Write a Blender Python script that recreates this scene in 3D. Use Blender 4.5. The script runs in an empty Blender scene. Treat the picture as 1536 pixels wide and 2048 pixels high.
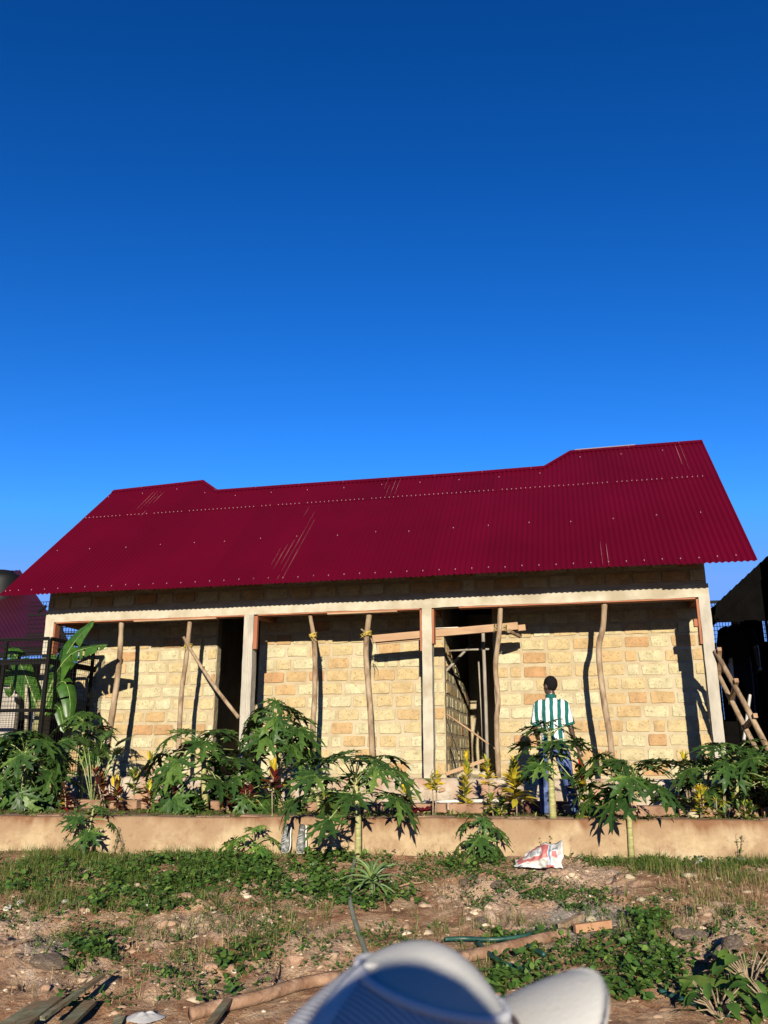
import bpy, bmesh, math, random
import numpy as np
from mathutils import Vector, Matrix, noise as mnoise

random.seed(7)
RNG = np.random.default_rng(7)
scene = bpy.context.scene
COL = scene.collection
R = math.radians

# ------------------------------------------------------------------ camera
# metres; X runs along the house front, Y into the depth, veranda floor at z = 0
FPX, HOR, YAW, ZC = 1693.0, 1518.0, R(12.9), 0.244
PITCH = math.atan((HOR - 1024) / FPX)
CAM = Vector((0, 0, ZC))
cam_d = bpy.data.cameras.new('camera')
cam = bpy.data.objects.new('camera', cam_d)
COL.objects.link(cam)
cam.location = CAM
cam.rotation_euler = (math.pi / 2 + PITCH, 0, YAW)
cam_d.sensor_fit = 'VERTICAL'
cam_d.sensor_height = 36.0
cam_d.sensor_width = 27.0
cam_d.lens = FPX / 2048 * 36.0
cam_d.clip_start = 0.02
cam_d.clip_end = 2000
cam_d.dof.use_dof = True
cam_d.dof.focus_distance = 10.5
cam_d.dof.aperture_fstop = cam_d.lens / 3.6
scene.camera = cam

# ------------------------------------------------------------------ sky, sun, exposure
SUN_TO = Vector((0.198, -0.946, 0.256)).normalized()      # towards the sun
SUN_EL = math.asin(SUN_TO.z)
SUN_AZ = math.atan2(SUN_TO.x, SUN_TO.y)
world = bpy.data.worlds.new('World')
scene.world = world
world.use_nodes = True
wn = world.node_tree
wn.nodes.clear()
w_out = wn.nodes.new('ShaderNodeOutputWorld')
w_bg = wn.nodes.new('ShaderNodeBackground')
w_sky = wn.nodes.new('ShaderNodeTexSky')
w_sky.sky_type = 'NISHITA'
w_sky.sun_disc = False
w_sky.sun_elevation = SUN_EL
w_sky.sun_rotation = SUN_AZ
w_sky.altitude = 0
w_sky.air_density = 1.0
w_sky.dust_density = 0.0
w_sky.ozone_density = 4.0
w_hs = wn.nodes.new('ShaderNodeHueSaturation')
w_hs.inputs['Saturation'].default_value = 1.25
w_hs.inputs['Value'].default_value = 1.0
wn.links.new(w_sky.outputs[0], w_hs.inputs['Color'])
w_gm = wn.nodes.new('ShaderNodeGamma')
w_gm.inputs['Gamma'].default_value = 1.5
w_mul = wn.nodes.new('ShaderNodeVectorMath')
w_mul.operation = 'MULTIPLY'
w_mul.inputs[1].default_value = (1.4, 0.74, 0.70)
wn.links.new(w_hs.outputs[0], w_gm.inputs['Color'])
wn.links.new(w_gm.outputs[0], w_mul.inputs[0])
w_cap = wn.nodes.new('ShaderNodeVectorMath')          # soft ceiling: no part of the sky outshines the horizon in view
w_cap.operation = 'MINIMUM'
w_cap.inputs[1].default_value = (1.35, 3.0, 7.6)
wn.links.new(w_mul.outputs[0], w_cap.inputs[0])
wn.links.new(w_cap.outputs[0], w_bg.inputs['Color'])
w_bg.inputs['Strength'].default_value = 0.0502
wn.links.new(w_bg.outputs[0], w_out.inputs['Surface'])

sun_d = bpy.data.lights.new('sun', 'SUN')
sun_d.energy = 5.0
sun_d.angle = R(0.5)
sun_d.color = (1.0, 0.90, 0.74)
sun = bpy.data.objects.new('sun', sun_d)
COL.objects.link(sun)
sun.rotation_euler = SUN_TO.to_track_quat('Z', 'Y').to_euler()

scene.view_settings.view_transform = 'Standard'
scene.view_settings.look = 'None'
scene.view_settings.gamma = 1.0
scene.view_settings.use_curve_mapping = False
scene.view_settings.exposure = 1.45
scene.render.engine = 'CYCLES'
scene.cycles.max_bounces = 6
scene.cycles.diffuse_bounces = 1
scene.cycles.transparent_max_bounces = 8

# ------------------------------------------------------------------ rays from the photograph to planes of the place
_cp, _sp, _cy, _sy = math.cos(PITCH), math.sin(PITCH), math.cos(YAW), math.sin(YAW)
FWD = Vector((-_sy * _cp, _cy * _cp, _sp))
RIGHT = Vector((_cy, _sy, 0))
UP = RIGHT.cross(FWD)


def ray(x, y):
    return FWD + RIGHT * ((x - 768) / FPX) - UP * ((y - 1024) / FPX)


def onY(x, y, Y):
    r = ray(x, y)
    return CAM + r * (Y / r.y)


def onZ(x, y, Z):
    r = ray(x, y)
    return CAM + r * ((Z - ZC) / r.z)


def proj(X, Y, Z):
    d0, d1, d2 = X - CAM.x, Y - CAM.y, Z - CAM.z
    zz = d0 * FWD.x + d1 * FWD.y + d2 * FWD.z
    return (768 + FPX * (d0 * RIGHT.x + d1 * RIGHT.y) / zz,
            1024 - FPX * (d0 * UP.x + d1 * UP.y + d2 * UP.z) / zz)


# ------------------------------------------------------------------ mesh helpers
class MB:
    """verts + faces in world coordinates"""
    def __init__(self):
        self.v, self.f, self.mi = [], [], []

    def add(self, vs, fs, mi=0):
        o = len(self.v)
        self.v += [tuple(p) for p in vs]
        self.f += [tuple(i + o for i in f) for f in fs]
        self.mi += [mi] * len(fs)
        return self

    def box(self, c, s, rot=None, mi=0, taper=1.0):
        hx, hy, hz = s[0] / 2, s[1] / 2, s[2] / 2
        P = [Vector((x * hx, y * hy, z * hz)) for z in (-1, 1) for y in (-1, 1) for x in (-1, 1)]
        if rot is not None:
            P = [rot @ p for p in P]
        P = [p + Vector(c) for p in P]
        return self.add(P, [(0, 2, 3, 1), (4, 5, 7, 6), (0, 1, 5, 4), (2, 6, 7, 3), (0, 4, 6, 2), (1, 3, 7, 5)], mi)

    def lohi(self, a, b, mi=0):
        return self.box([(a[i] + b[i]) / 2 for i in range(3)], [abs(b[i] - a[i]) for i in range(3)], mi=mi)

    def tube(self, pts, rad, n=8, mi=0, ell=None, cap=True):
        pts = [Vector(p) for p in pts]
        m = len(pts)
        if not hasattr(rad, '__len__'):
            rad = [rad] * m
        vs, fs = [], []
        prev = None
        for i, p in enumerate(pts):
            t = (pts[min(i + 1, m - 1)] - pts[max(i - 1, 0)]).normalized()
            if prev is None:
                a = Vector((1, 0, 0)) if abs(t.x) < 0.8 else Vector((0, 1, 0))
            else:
                a = prev
            a = (a - t * a.dot(t)).normalized()
            b = t.cross(a)
            prev = a
            for k in range(n):
                th = 2 * math.pi * k / n
                ra = rad[i]
                if isinstance(ra, (tuple, list)):
                    vs.append(p + a * (ra[0] * math.cos(th)) + b * (ra[1] * math.sin(th)))
                else:
                    vs.append(p + a * (ra * math.cos(th)) + b * (ra * math.sin(th)))
        for i in range(m - 1):
            for k in range(n):
                k2 = (k + 1) % n
                fs.append((i * n + k, i * n + k2, (i + 1) * n + k2, (i + 1) * n + k))
        if cap:
            fs.append(tuple(range(n - 1, -1, -1)))
            fs.append(tuple((m - 1) * n + k for k in range(n)))
        return self.add(vs, fs, mi)

    def beam(self, a, b, w, h, upv=(0, 0, 1), mi=0):
        a, b = Vector(a), Vector(b)
        t = (b - a).normalized()
        u = Vector(upv)
        u = (u - t * u.dot(t)).normalized()
        s = t.cross(u)
        P = []
        for p in (a, b):
            for i, j in ((-1, -1), (1, -1), (1, 1), (-1, 1)):
                P.append(p + s * (w / 2 * i) + u * (h / 2 * j))
        return self.add(P, [(0, 3, 2, 1), (4, 5, 6, 7), (0, 1, 5, 4), (1, 2, 6, 5), (2, 3, 7, 6), (3, 0, 4, 7)], mi)


ORG = {}


def _link(o, parent):
    COL.objects.link(o)
    if parent is not None:
        o.parent = parent
    return o


def build(name, mb, mat, parent=None, smooth=False, origin=None, fix=False):
    """one mesh object from world-space geometry"""
    if origin is None:
        if parent is not None:
            origin = ORG[parent.name]
        else:
            a = np.array(mb.v)
            origin = Vector((float(a[:, 0].mean()), float(a[:, 1].mean()), float(a[:, 2].min())))
    origin = Vector(origin)
    me = bpy.data.meshes.new(name)
    a = np.array(mb.v, dtype=np.float64) - np.array(origin)
    me.from_pydata(a.tolist(), [], mb.f)
    mats = mat if isinstance(mat, (list, tuple)) else [mat]
    for m in mats:
        me.materials.append(m)
    if len(mats) > 1:
        me.polygons.foreach_set('material_index', mb.mi)
    if fix:
        bm = bmesh.new()
        bm.from_mesh(me)
        bmesh.ops.recalc_face_normals(bm, faces=bm.faces)
        bm.to_mesh(me)
        bm.free()
    if smooth:
        me.polygons.foreach_set('use_smooth', [True] * len(me.polygons))
    me.update()
    o = bpy.data.objects.new(name, me)
    _link(o, parent)
    o.location = origin - (ORG[parent.name] if parent is not None else Vector((0, 0, 0)))
    ORG[o.name] = origin
    return o


def inst(name, me, parent, world_loc, rot=None, scale=None):
    o = bpy.data.objects.new(name, me)
    _link(o, parent)
    base = ORG[parent.name] if parent is not None else Vector((0, 0, 0))
    loc = Vector(world_loc) - base
    M = Matrix.Translation(loc)
    if rot is not None:
        M = M @ rot.to_4x4()
    if scale is not None:
        sc = scale if hasattr(scale, '__len__') else (scale,) * 3
        M = M @ Matrix.Diagonal((sc[0], sc[1], sc[2], 1))
    o.matrix_local = M
    ORG[o.name] = Vector(world_loc)
    return o


def thing(name, label, cat, loc, group=None):
    o = bpy.data.objects.new(name, None)
    COL.objects.link(o)
    o.empty_display_size = 0.1
    o.location = loc
    ORG[o.name] = Vector(loc)
    return tag(o, label, cat, group)


def tag(o, label=None, cat=None, group=None, kind=None):
    if label:
        o['label'] = label
    if cat:
        o['category'] = cat
    if group:
        o['group'] = group
    if kind:
        o['kind'] = kind
    return o


def raw_mesh(name, V, F, mat, smooth=False):
    """numpy mesh: V (n,3), F (m,k)"""
    me = bpy.data.meshes.new(name)
    V = np.asarray(V, dtype=np.float32)
    F = np.asarray(F, dtype=np.int32)
    me.vertices.add(len(V))
    me.vertices.foreach_set('co', V.ravel())
    k = F.shape[1]
    me.loops.add(F.size)
    me.loops.foreach_set('vertex_index', F.ravel())
    me.polygons.add(len(F))
    me.polygons.foreach_set('loop_start', np.arange(0, F.size, k, dtype=np.int32))
    me.polygons.foreach_set('loop_total', np.full(len(F), k, dtype=np.int32))
    if smooth:
        me.polygons.foreach_set('use_smooth', np.ones(len(F), dtype=bool))
    for m in (mat if isinstance(mat, (list, tuple)) else [mat]):
        me.materials.append(m)
    me.update(calc_edges=True)
    return me


# value noise on numpy arrays
def vnoise(x, y, seed=0):
    xi, yi = np.floor(x).astype(np.int64), np.floor(y).astype(np.int64)
    fx, fy = x - xi, y - yi
    fx, fy = fx * fx * (3 - 2 * fx), fy * fy * (3 - 2 * fy)

    def h(a, b):
        n = (a * 374761393 + b * 668265263 + seed * 1442695041) & 0xffffffff
        n = ((n ^ (n >> 13)) * 1274126177) & 0xffffffff
        return ((n ^ (n >> 16)) & 0xffff) / 65535.0
    return ((h(xi, yi) * (1 - fx) + h(xi + 1, yi) * fx) * (1 - fy)
            + (h(xi, yi + 1) * (1 - fx) + h(xi + 1, yi + 1) * fx) * fy) - 0.5


def fbm(x, y, seed=0, oct=4):
    s, a = 0, 1.0
    for i in range(oct):
        s = s + a * vnoise(x * 2 ** i, y * 2 ** i, seed + i * 17)
        a *= 0.5
    return s


# ------------------------------------------------------------------ materials
MATS = {}
KD = 0.50      # base colours were first judged at a lower exposure


def kd(c):
    return tuple(c) if max(c) - min(c) < 1e-6 else tuple(v * KD for v in c)     # neutral masks stay as they are



def nodes(name):
    m = bpy.data.materials.new(name)
    m.use_nodes = True
    nt = m.node_tree
    b = nt.nodes['Principled BSDF']
    return m, nt, b


def N(nt, typ, **kw):
    n = nt.nodes.new(typ)
    for k, v in kw.items():
        if k.startswith('i_'):
            n.inputs[k[2:].replace('_', ' ')].default_value = v
        else:
            setattr(n, k, v)
    return n


def ramp(nt, stops, interp='LINEAR'):
    n = nt.nodes.new('ShaderNodeValToRGB')
    cr = n.color_ramp
    cr.interpolation = interp
    while len(cr.elements) > 1:
        cr.elements.remove(cr.elements[0])
    cr.elements[0].position = stops[0][0]
    cr.elements[0].color = (*kd(stops[0][1]), 1)
    for p, c in stops[1:]:
        e = cr.elements.new(p)
        e.color = (*kd(c), 1)
    return n


def mixc(nt, a, b, fac, blend='MIX'):
    n = nt.nodes.new('ShaderNodeMix')
    n.data_type = 'RGBA'
    n.blend_type = blend
    for sock, v in ((6, a), (7, b), (0, fac)):
        if hasattr(v, 'is_linked') or isinstance(v, bpy.types.NodeSocket):
            nt.links.new(v, n.inputs[sock])
        elif sock == 0:
            n.inputs[0].default_value = v
        else:
            n.inputs[sock].default_value = (*kd(v), 1)
    return n.outputs[2]


def mat_noise(name, c1, c2, scale=8, rough=0.85, bump=0.3, bscale=60, detail=6, spec=0.3, c3=None, s3=2.0, coord='Object', stretch=None, dist=0.01):
    m, nt, b = nodes(name)
    tc = N(nt, 'ShaderNodeTexCoord')
    src = tc.outputs[coord]
    if stretch:
        mp = N(nt, 'ShaderNodeMapping')
        mp.inputs['Scale'].default_value = stretch
        nt.links.new(src, mp.inputs[0])
        src = mp.outputs[0]
    n1 = N(nt, 'ShaderNodeTexNoise', i_Scale=scale, i_Detail=detail)
    nt.links.new(src, n1.inputs['Vector'])
    r = ramp(nt, [(0.35, c1), (0.65, c2)])
    nt.links.new(n1.outputs['Fac'], r.inputs[0])
    col = r.outputs[0]
    if c3:
        n3 = N(nt, 'ShaderNodeTexNoise', i_Scale=s3, i_Detail=5)
        nt.links.new(src, n3.inputs['Vector'])
        r3 = ramp(nt, [(0.5, (0, 0, 0)), (0.66, (1, 1, 1))])
        nt.links.new(n3.outputs['Fac'], r3.inputs[0])
        col = mixc(nt, col, c3, r3.outputs[0])
    nt.links.new(col, b.inputs['Base Color'])
    b.inputs['Roughness'].default_value = rough
    b.inputs['Specular IOR Level'].default_value = spec
    if bump:
        n2 = N(nt, 'ShaderNodeTexNoise', i_Scale=bscale, i_Detail=5)
        nt.links.new(src, n2.inputs['Vector'])
        bp = N(nt, 'ShaderNodeBump', i_Strength=bump, i_Distance=dist)
        nt.links.new(n2.outputs['Fac'], bp.inputs['Height'])
        nt.links.new(bp.outputs[0], b.inputs['Normal'])
    MATS[name] = m
    return m


def mat_flat(name, c, rough=0.6, spec=0.4, metal=0.0):
    m, nt, b = nodes(name)
    b.inputs['Base Color'].default_value = (*kd(c), 1)
    b.inputs['Roughness'].default_value = rough
    b.inputs['Specular IOR Level'].default_value = spec
    b.inputs['Metallic'].default_value = metal
    return m


def mat_leaf(name, stops, rough=0.42, trans=0.25, vein=False):
    """leaf with per-leaf tone and a little light coming through"""
    m, nt, b = nodes(name)
    g = N(nt, 'ShaderNodeNewGeometry')
    oi = N(nt, 'ShaderNodeObjectInfo')
    add = N(nt, 'ShaderNodeMath', operation='ADD')
    nt.links.new(g.outputs['Random Per Island'], add.inputs[0])
    nt.links.new(oi.outputs['Random'], add.inputs[1])
    fr = N(nt, 'ShaderNodeMath', operation='FRACT')
    nt.links.new(add.outputs[0], fr.inputs[0])
    r = ramp(nt, stops)
    nt.links.new(fr.outputs[0], r.inputs[0])
    tc = N(nt, 'ShaderNodeTexCoord')
    nz = N(nt, 'ShaderNodeTexNoise', i_Scale=14.0, i_Detail=3.0)
    nt.links.new(tc.outputs['Object'], nz.inputs['Vector'])
    rr = ramp(nt, [(0.3, (0.75, 0.75, 0.75)), (0.7, (1.2, 1.2, 1.2))])
    nt.links.new(nz.outputs['Fac'], rr.inputs[0])
    col = mixc(nt, r.outputs[0], rr.outputs[0], 1.0, 'MULTIPLY')
    nt.links.new(col, b.inputs['Base Color'])
    b.inputs['Roughness'].default_value = rough
    b.inputs['Specular IOR Level'].default_value = 0.22
    tr = N(nt, 'ShaderNodeBsdfTranslucent')
    nt.links.new(col, tr.inputs['Color'])
    mx = N(nt, 'ShaderNodeMixShader')
    mx.inputs[0].default_value = trans
    nt.links.new(b.outputs[0], mx.inputs[1])
    nt.links.new(tr.outputs[0], mx.inputs[2])
    out = nt.nodes['Material Output']
    nt.links.new(mx.outputs[0], out.inputs['Surface'])
    return m


def mat_brick():
    m, nt, b = nodes('limestone_block')
    oi = N(nt, 'ShaderNodeObjectInfo')
    r = ramp(nt, [(0.0, (0.53, 0.485, 0.315)), (0.32, (0.515, 0.455, 0.275)), (0.52, (0.50, 0.40, 0.215)), (0.72, (0.49, 0.36, 0.185)),
                  (0.90, (0.46, 0.31, 0.15)), (0.985, (0.43, 0.25, 0.12))])
    nt.links.new(oi.outputs['Random'], r.inputs[0])
    tc = N(nt, 'ShaderNodeTexCoord')
    # shift the texture from block to block
    va = N(nt, 'ShaderNodeVectorMath', operation='SCALE')
    comb = N(nt, 'ShaderNodeCombineXYZ')
    nt.links.new(oi.outputs['Random'], comb.inputs[0])
    nt.links.new(oi.outputs['Random'], comb.inputs[2])
    nt.links.new(comb.outputs[0], va.inputs[0])
    va.inputs['Scale'].default_value = 37.0
    ad = N(nt, 'ShaderNodeVectorMath', operation='ADD')
    nt.links.new(tc.outputs['Object'], ad.inputs[0])
    nt.links.new(va.outputs[0], ad.inputs[1])
    n1 = N(nt, 'ShaderNodeTexNoise', i_Scale=9.0, i_Detail=6.0)
    nt.links.new(ad.outputs[0], n1.inputs['Vector'])
    r1 = ramp(nt, [(0.3, (0.8, 0.8, 0.8)), (0.7, (1.14, 1.14, 1.14))])
    nt.links.new(n1.outputs['Fac'], r1.inputs[0])
    col = mixc(nt, r.outputs[0], r1.outputs[0], 1.0, 'MULTIPLY')
    # pits and cracks
    n2 = N(nt, 'ShaderNodeTexNoise', i_Scale=42.0, i_Detail=4.0, i_Roughness=0.65)
    nt.links.new(ad.outputs[0], n2.inputs['Vector'])
    r2 = ramp(nt, [(0.32, (0.0, 0.0, 0.0)), (0.43, (1, 1, 1))])
    nt.links.new(n2.outputs['Fac'], r2.inputs[0])
    col = mixc(nt, (0.20, 0.14, 0.07), col, r2.outputs[0])
    nt.links.new(col, b.inputs['Base Color'])
    b.inputs['Roughness'].default_value = 0.9
    b.inputs['Specular IOR Level'].default_value = 0.15
    bp = N(nt, 'ShaderNodeBump', i_Strength=0.7, i_Distance=0.012)
    nt.links.new(n2.outputs['Fac'], bp.inputs['Height'])
    nt.links.new(bp.outputs[0], b.inputs['Normal'])
    return m


M_BRICK = mat_brick()
M_MORTAR = mat_noise('mortar', (0.38, 0.305, 0.185), (0.46, 0.385, 0.25), 6, 0.92, 0.6, 45, spec=0.15, c3=(0.48, 0.41, 0.28), s3=1.5)
M_CONC = mat_noise('concrete', (0.42, 0.375, 0.28), (0.52, 0.475, 0.375), 7, 0.9, 0.35, 50, spec=0.2, c3=(0.36, 0.31, 0.22), s3=2.2)
M_CONC_GREY = mat_noise('grey_concrete', (0.36, 0.33, 0.27), (0.47, 0.43, 0.36), 9, 0.9, 0.4, 40, spec=0.2, stretch=(1, 1, 0.35))
M_FORM = mat_noise('formwork_timber', (0.27, 0.085, 0.035), (0.36, 0.13, 0.055), 5, 0.75, 0.2, 40, stretch=(1, 1, 0.15))
M_TIMBER = mat_noise('sawn_timber', (0.36, 0.215, 0.115), (0.48, 0.32, 0.19), 6, 0.8, 0.25, 40, c3=(0.22, 0.11, 0.06), s3=4, stretch=(0.2, 1, 1))
M_POLE = mat_noise('pole_bark', (0.25, 0.17, 0.10), (0.42, 0.32, 0.215), 14, 0.9, 0.6, 45, c3=(0.16, 0.10, 0.06), s3=9, stretch=(1, 1, 0.35), spec=0.15)
M_POLE_GREY = mat_noise('grey_pole', (0.22, 0.19, 0.15), (0.36, 0.32, 0.26), 14, 0.85, 0.4, 45, stretch=(1, 1, 0.4))
M_ROPE = mat_noise('yellow_rope', (0.55, 0.38, 0.05), (0.65, 0.50, 0.12), 60, 0.8, 0.4, 200)
M_STRAW_ROPE = mat_noise('straw_rope', (0.40, 0.28, 0.10), (0.55, 0.42, 0.20), 60, 0.8, 0.4, 200)
M_PLASTER = None


def mat_roof(name, c, c2, spec=0.35):
    m, nt, b = nodes(name)
    tc = N(nt, 'ShaderNodeTexCoord')
    n1 = N(nt, 'ShaderNodeTexNoise', i_Scale=0.8, i_Detail=5.0)
    nt.links.new(tc.outputs['Object'], n1.inputs['Vector'])
    r = ramp(nt, [(0.3, c), (0.7, c2)])
    nt.links.new(n1.outputs['Fac'], r.inputs[0])
    oi = N(nt, 'ShaderNodeObjectInfo')
    r2 = ramp(nt, [(0.0, (0.92, 0.92, 0.92)), (1.0, (1.06, 1.06, 1.06))])
    nt.links.new(oi.outputs['Random'], r2.inputs[0])
    col = mixc(nt, r.outputs[0], r2.outputs[0], 1.0, 'MULTIPLY')
    nt.links.new(col, b.inputs['Base Color'])
    b.inputs['Roughness'].default_value = 0.42
    b.inputs['Specular IOR Level'].default_value = spec
    return m


M_ROOF = mat_roof('maroon_roof_paint', (0.086, 0.0006, 0.0085), (0.106, 0.0008, 0.0115), 0.10)
M_ROOF_OLD = mat_roof('dull_maroon_roof', (0.042, 0.006, 0.012), (0.05, 0.008, 0.015), 0.12)
M_SCREW = mat_flat('zinc_screw', (0.70, 0.56, 0.58), 0.4, 0.6)
M_SCRATCH = mat_flat('scratched_zinc', (0.42, 0.19, 0.18), 0.5)
M_EDGE = mat_flat('sunlit_edge_tone', (0.55, 0.45, 0.45), 0.35, 0.6, 0.3)
M_BLACK = mat_noise('black_steel', (0.004, 0.004, 0.004), (0.009, 0.008, 0.007), 20, 0.7, 0.1, 60, spec=0.08)
M_SHADE_BLACK = mat_noise('shade_black', (0.0012, 0.001, 0.001), (0.003, 0.0026, 0.0022), 6, 0.95, 0.2, 30, spec=0.05)  # near-black base colour stands in for deep shade
M_TANK = mat_flat('black_plastic', (0.005, 0.006, 0.006), 0.6, 0.15)
M_GREYWALL = mat_noise('pale_render', (0.36, 0.32, 0.27), (0.44, 0.40, 0.34), 5, 0.9, 0.2, 40)
M_SCREED = mat_noise('floor_screed', (0.30, 0.25, 0.18), (0.38, 0.32, 0.24), 5, 0.95, 0.3, 40)


def mat_plaster_wall():
    m, nt, b = nodes('stained_plaster')
    tc = N(nt, 'ShaderNodeTexCoord')
    n1 = N(nt, 'ShaderNodeTexNoise', i_Scale=3.2, i_Detail=8.0, i_Roughness=0.65)
    nt.links.new(tc.outputs['Object'], n1.inputs['Vector'])
    r = ramp(nt, [(0.3, (0.36, 0.25, 0.145)), (0.5, (0.46, 0.35, 0.21)), (0.7, (0.53, 0.43, 0.28))])
    nt.links.new(n1.outputs['Fac'], r.inputs[0])
    # red soil washed over the top edge
    sep = N(nt, 'ShaderNodeSeparateXYZ')
    nt.links.new(tc.outputs['Object'], sep.inputs[0])
    mp = N(nt, 'ShaderNodeMapping')
    mp.inputs['Scale'].default_value = (5, 5, 0.8)
    nt.links.new(tc.outputs['Object'], mp.inputs[0])
    n2 = N(nt, 'ShaderNodeTexNoise', i_Scale=1.3, i_Detail=6.0)
    nt.links.new(mp.outputs[0], n2.inputs['Vector'])
    ma = N(nt, 'ShaderNodeMath', operation='MULTIPLY_ADD')
    nt.links.new(n2.outputs['Fac'], ma.inputs[0])
    ma.inputs[1].default_value = 0.34
    nt.links.new(sep.outputs['Z'], ma.inputs[2])
    r2 = ramp(nt, [(0.0, (0, 0, 0)), (0.10, (0.25, 0.25, 0.25)), (0.2, (1, 1, 1))])
    sh = N(nt, 'ShaderNodeMath', operation='SUBTRACT')
    nt.links.new(ma.outputs[0], sh.inputs[0])
    sh.inputs[1].default_value = 0.685
    nt.links.new(sh.outputs[0], r2.inputs[0])
    col = mixc(nt, r.outputs[0], (0.20, 0.10, 0.05), r2.outputs[0])
    n5 = N(nt, 'ShaderNodeTexNoise', i_Scale=2.0, i_Detail=9.0, i_Roughness=0.72)
    nt.links.new(tc.outputs['Object'], n5.inputs['Vector'])
    r5 = ramp(nt, [(0.44, (0, 0, 0)), (0.58, (0.9, 0.9, 0.9))])
    nt.links.new(n5.outputs['Fac'], r5.inputs[0])
    col = mixc(nt, col, (0.31, 0.205, 0.12), r5.outputs[0])
    n6 = N(nt, 'ShaderNodeTexNoise', i_Scale=16.0, i_Detail=5.0, i_Roughness=0.75)
    nt.links.new(tc.outputs['Object'], n6.inputs['Vector'])
    r6 = ramp(nt, [(0.60, (0, 0, 0)), (0.70, (0.6, 0.6, 0.6))])
    nt.links.new(n6.outputs['Fac'], r6.inputs[0])
    col = mixc(nt, col, (0.17, 0.10, 0.06), r6.outputs[0])
    vo = N(nt, 'ShaderNodeTexVoronoi', feature='DISTANCE_TO_EDGE', i_Scale=1.6)
    wp = N(nt, 'ShaderNodeVectorMath', operation='ADD')
    nt.links.new(tc.outputs['Object'], wp.inputs[0])
    nt.links.new(n6.outputs['Color'], wp.inputs[1])
    nt.links.new(wp.outputs[0], vo.inputs['Vector'])
    r7 = ramp(nt, [(0.0, (0.7, 0.7, 0.7)), (0.006, (0, 0, 0))])
    nt.links.new(vo.outputs['Distance'], r7.inputs[0])
    col = mixc(nt, col, (0.13, 0.08, 0.05), r7.outputs[0])
    nt.links.new(col, b.inputs['Base Color'])
    b.inputs['Roughness'].default_value = 0.92
    b.inputs['Specular IOR Level'].default_value = 0.15
    n3 = N(nt, 'ShaderNodeTexNoise', i_Scale=18.0, i_Detail=8.0)
    nt.links.new(tc.outputs['Object'], n3.inputs['Vector'])
    bp = N(nt, 'ShaderNodeBump', i_Strength=0.5, i_Distance=0.015)
    nt.links.new(n3.outputs['Fac'], bp.inputs['Height'])
    nt.links.new(bp.outputs[0], b.inputs['Normal'])
    return m


M_PLASTER = mat_plaster_wall()
M_FOUND = mat_noise('rough_foundation', (0.36, 0.28, 0.20), (0.50, 0.43, 0.34), 5, 0.95, 0.9, 22, spec=0.1, c3=(0.40, 0.24, 0.16), s3=3.0, dist=0.03)


KD = 0.76


def mat_ground():
    m, nt, b = nodes('rocky_red_soil')
    tc = N(nt, 'ShaderNodeTexCoord')
    P = tc.outputs['Object']
    at = N(nt, 'ShaderNodeAttribute', attribute_name='rock')
    sep = N(nt, 'ShaderNodeSeparateColor')
    nt.links.new(at.outputs['Color'], sep.inputs[0])

    def noise(s, d=6.0, rg=0.55):
        n = N(nt, 'ShaderNodeTexNoise', i_Scale=s, i_Detail=d, i_Roughness=rg)
        nt.links.new(P, n.inputs['Vector'])
        return n.outputs['Fac']
    soil = ramp(nt, [(0.30, (0.15, 0.068, 0.038)), (0.45, (0.29, 0.155, 0.085)), (0.57, (0.41, 0.265, 0.16)), (0.74, (0.54, 0.42, 0.285))])
    nt.links.new(noise(4.5, 9.0, 0.68), soil.inputs[0])
    rock = ramp(nt, [(0.28, (0.12, 0.085, 0.065)), (0.42, (0.30, 0.215, 0.155)), (0.56, (0.46, 0.34, 0.25)), (0.72, (0.60, 0.50, 0.40))])
    nt.links.new(noise(7.0, 10.0, 0.7), rock.inputs[0])
    mf = N(nt, 'ShaderNodeMath', operation='ADD')
    nm = N(nt, 'ShaderNodeMath', operation='MULTIPLY_ADD')
    nt.links.new(noise(6.0, 8.0, 0.65), nm.inputs[0])
    nm.inputs[1].default_value = 2.2
    nm.inputs[2].default_value = -1.32
    nt.links.new(nm.outputs[0], mf.inputs[0])
    nt.links.new(sep.outputs[0], mf.inputs[1])
    cl = N(nt, 'ShaderNodeClamp')
    nt.links.new(mf.outputs[0], cl.inputs[0])
    col = mixc(nt, soil.outputs[0], rock.outputs[0], cl.outputs[0])
    # straw and grit
    g1 = ramp(nt, [(0.60, (0, 0, 0)), (0.72, (1, 1, 1))])
    nt.links.new(noise(55.0, 3.0, 0.7), g1.inputs[0])
    gm = N(nt, 'ShaderNodeMath', operation='MULTIPLY')
    nt.links.new(g1.outputs[0], gm.inputs[0])
    gm.inputs[1].default_value = 0.55
    col = mixc(nt, col, (0.45, 0.36, 0.25), gm.outputs[0])
    # grey grit where marked
    g2 = mixc(nt, col, (0.36, 0.33, 0.30), sep.outputs[1])
    nt.links.new(g2, b.inputs['Base Color'])
    b.inputs['Roughness'].default_value = 0.95
    b.inputs['Specular IOR Level'].default_value = 0.1
    bp = N(nt, 'ShaderNodeBump', i_Strength=1.0, i_Distance=0.06)
    nt.links.new(noise(24.0, 8.0, 0.7), bp.inputs['Height'])
    nt.links.new(bp.outputs[0], b.inputs['Normal'])
    return m


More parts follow.
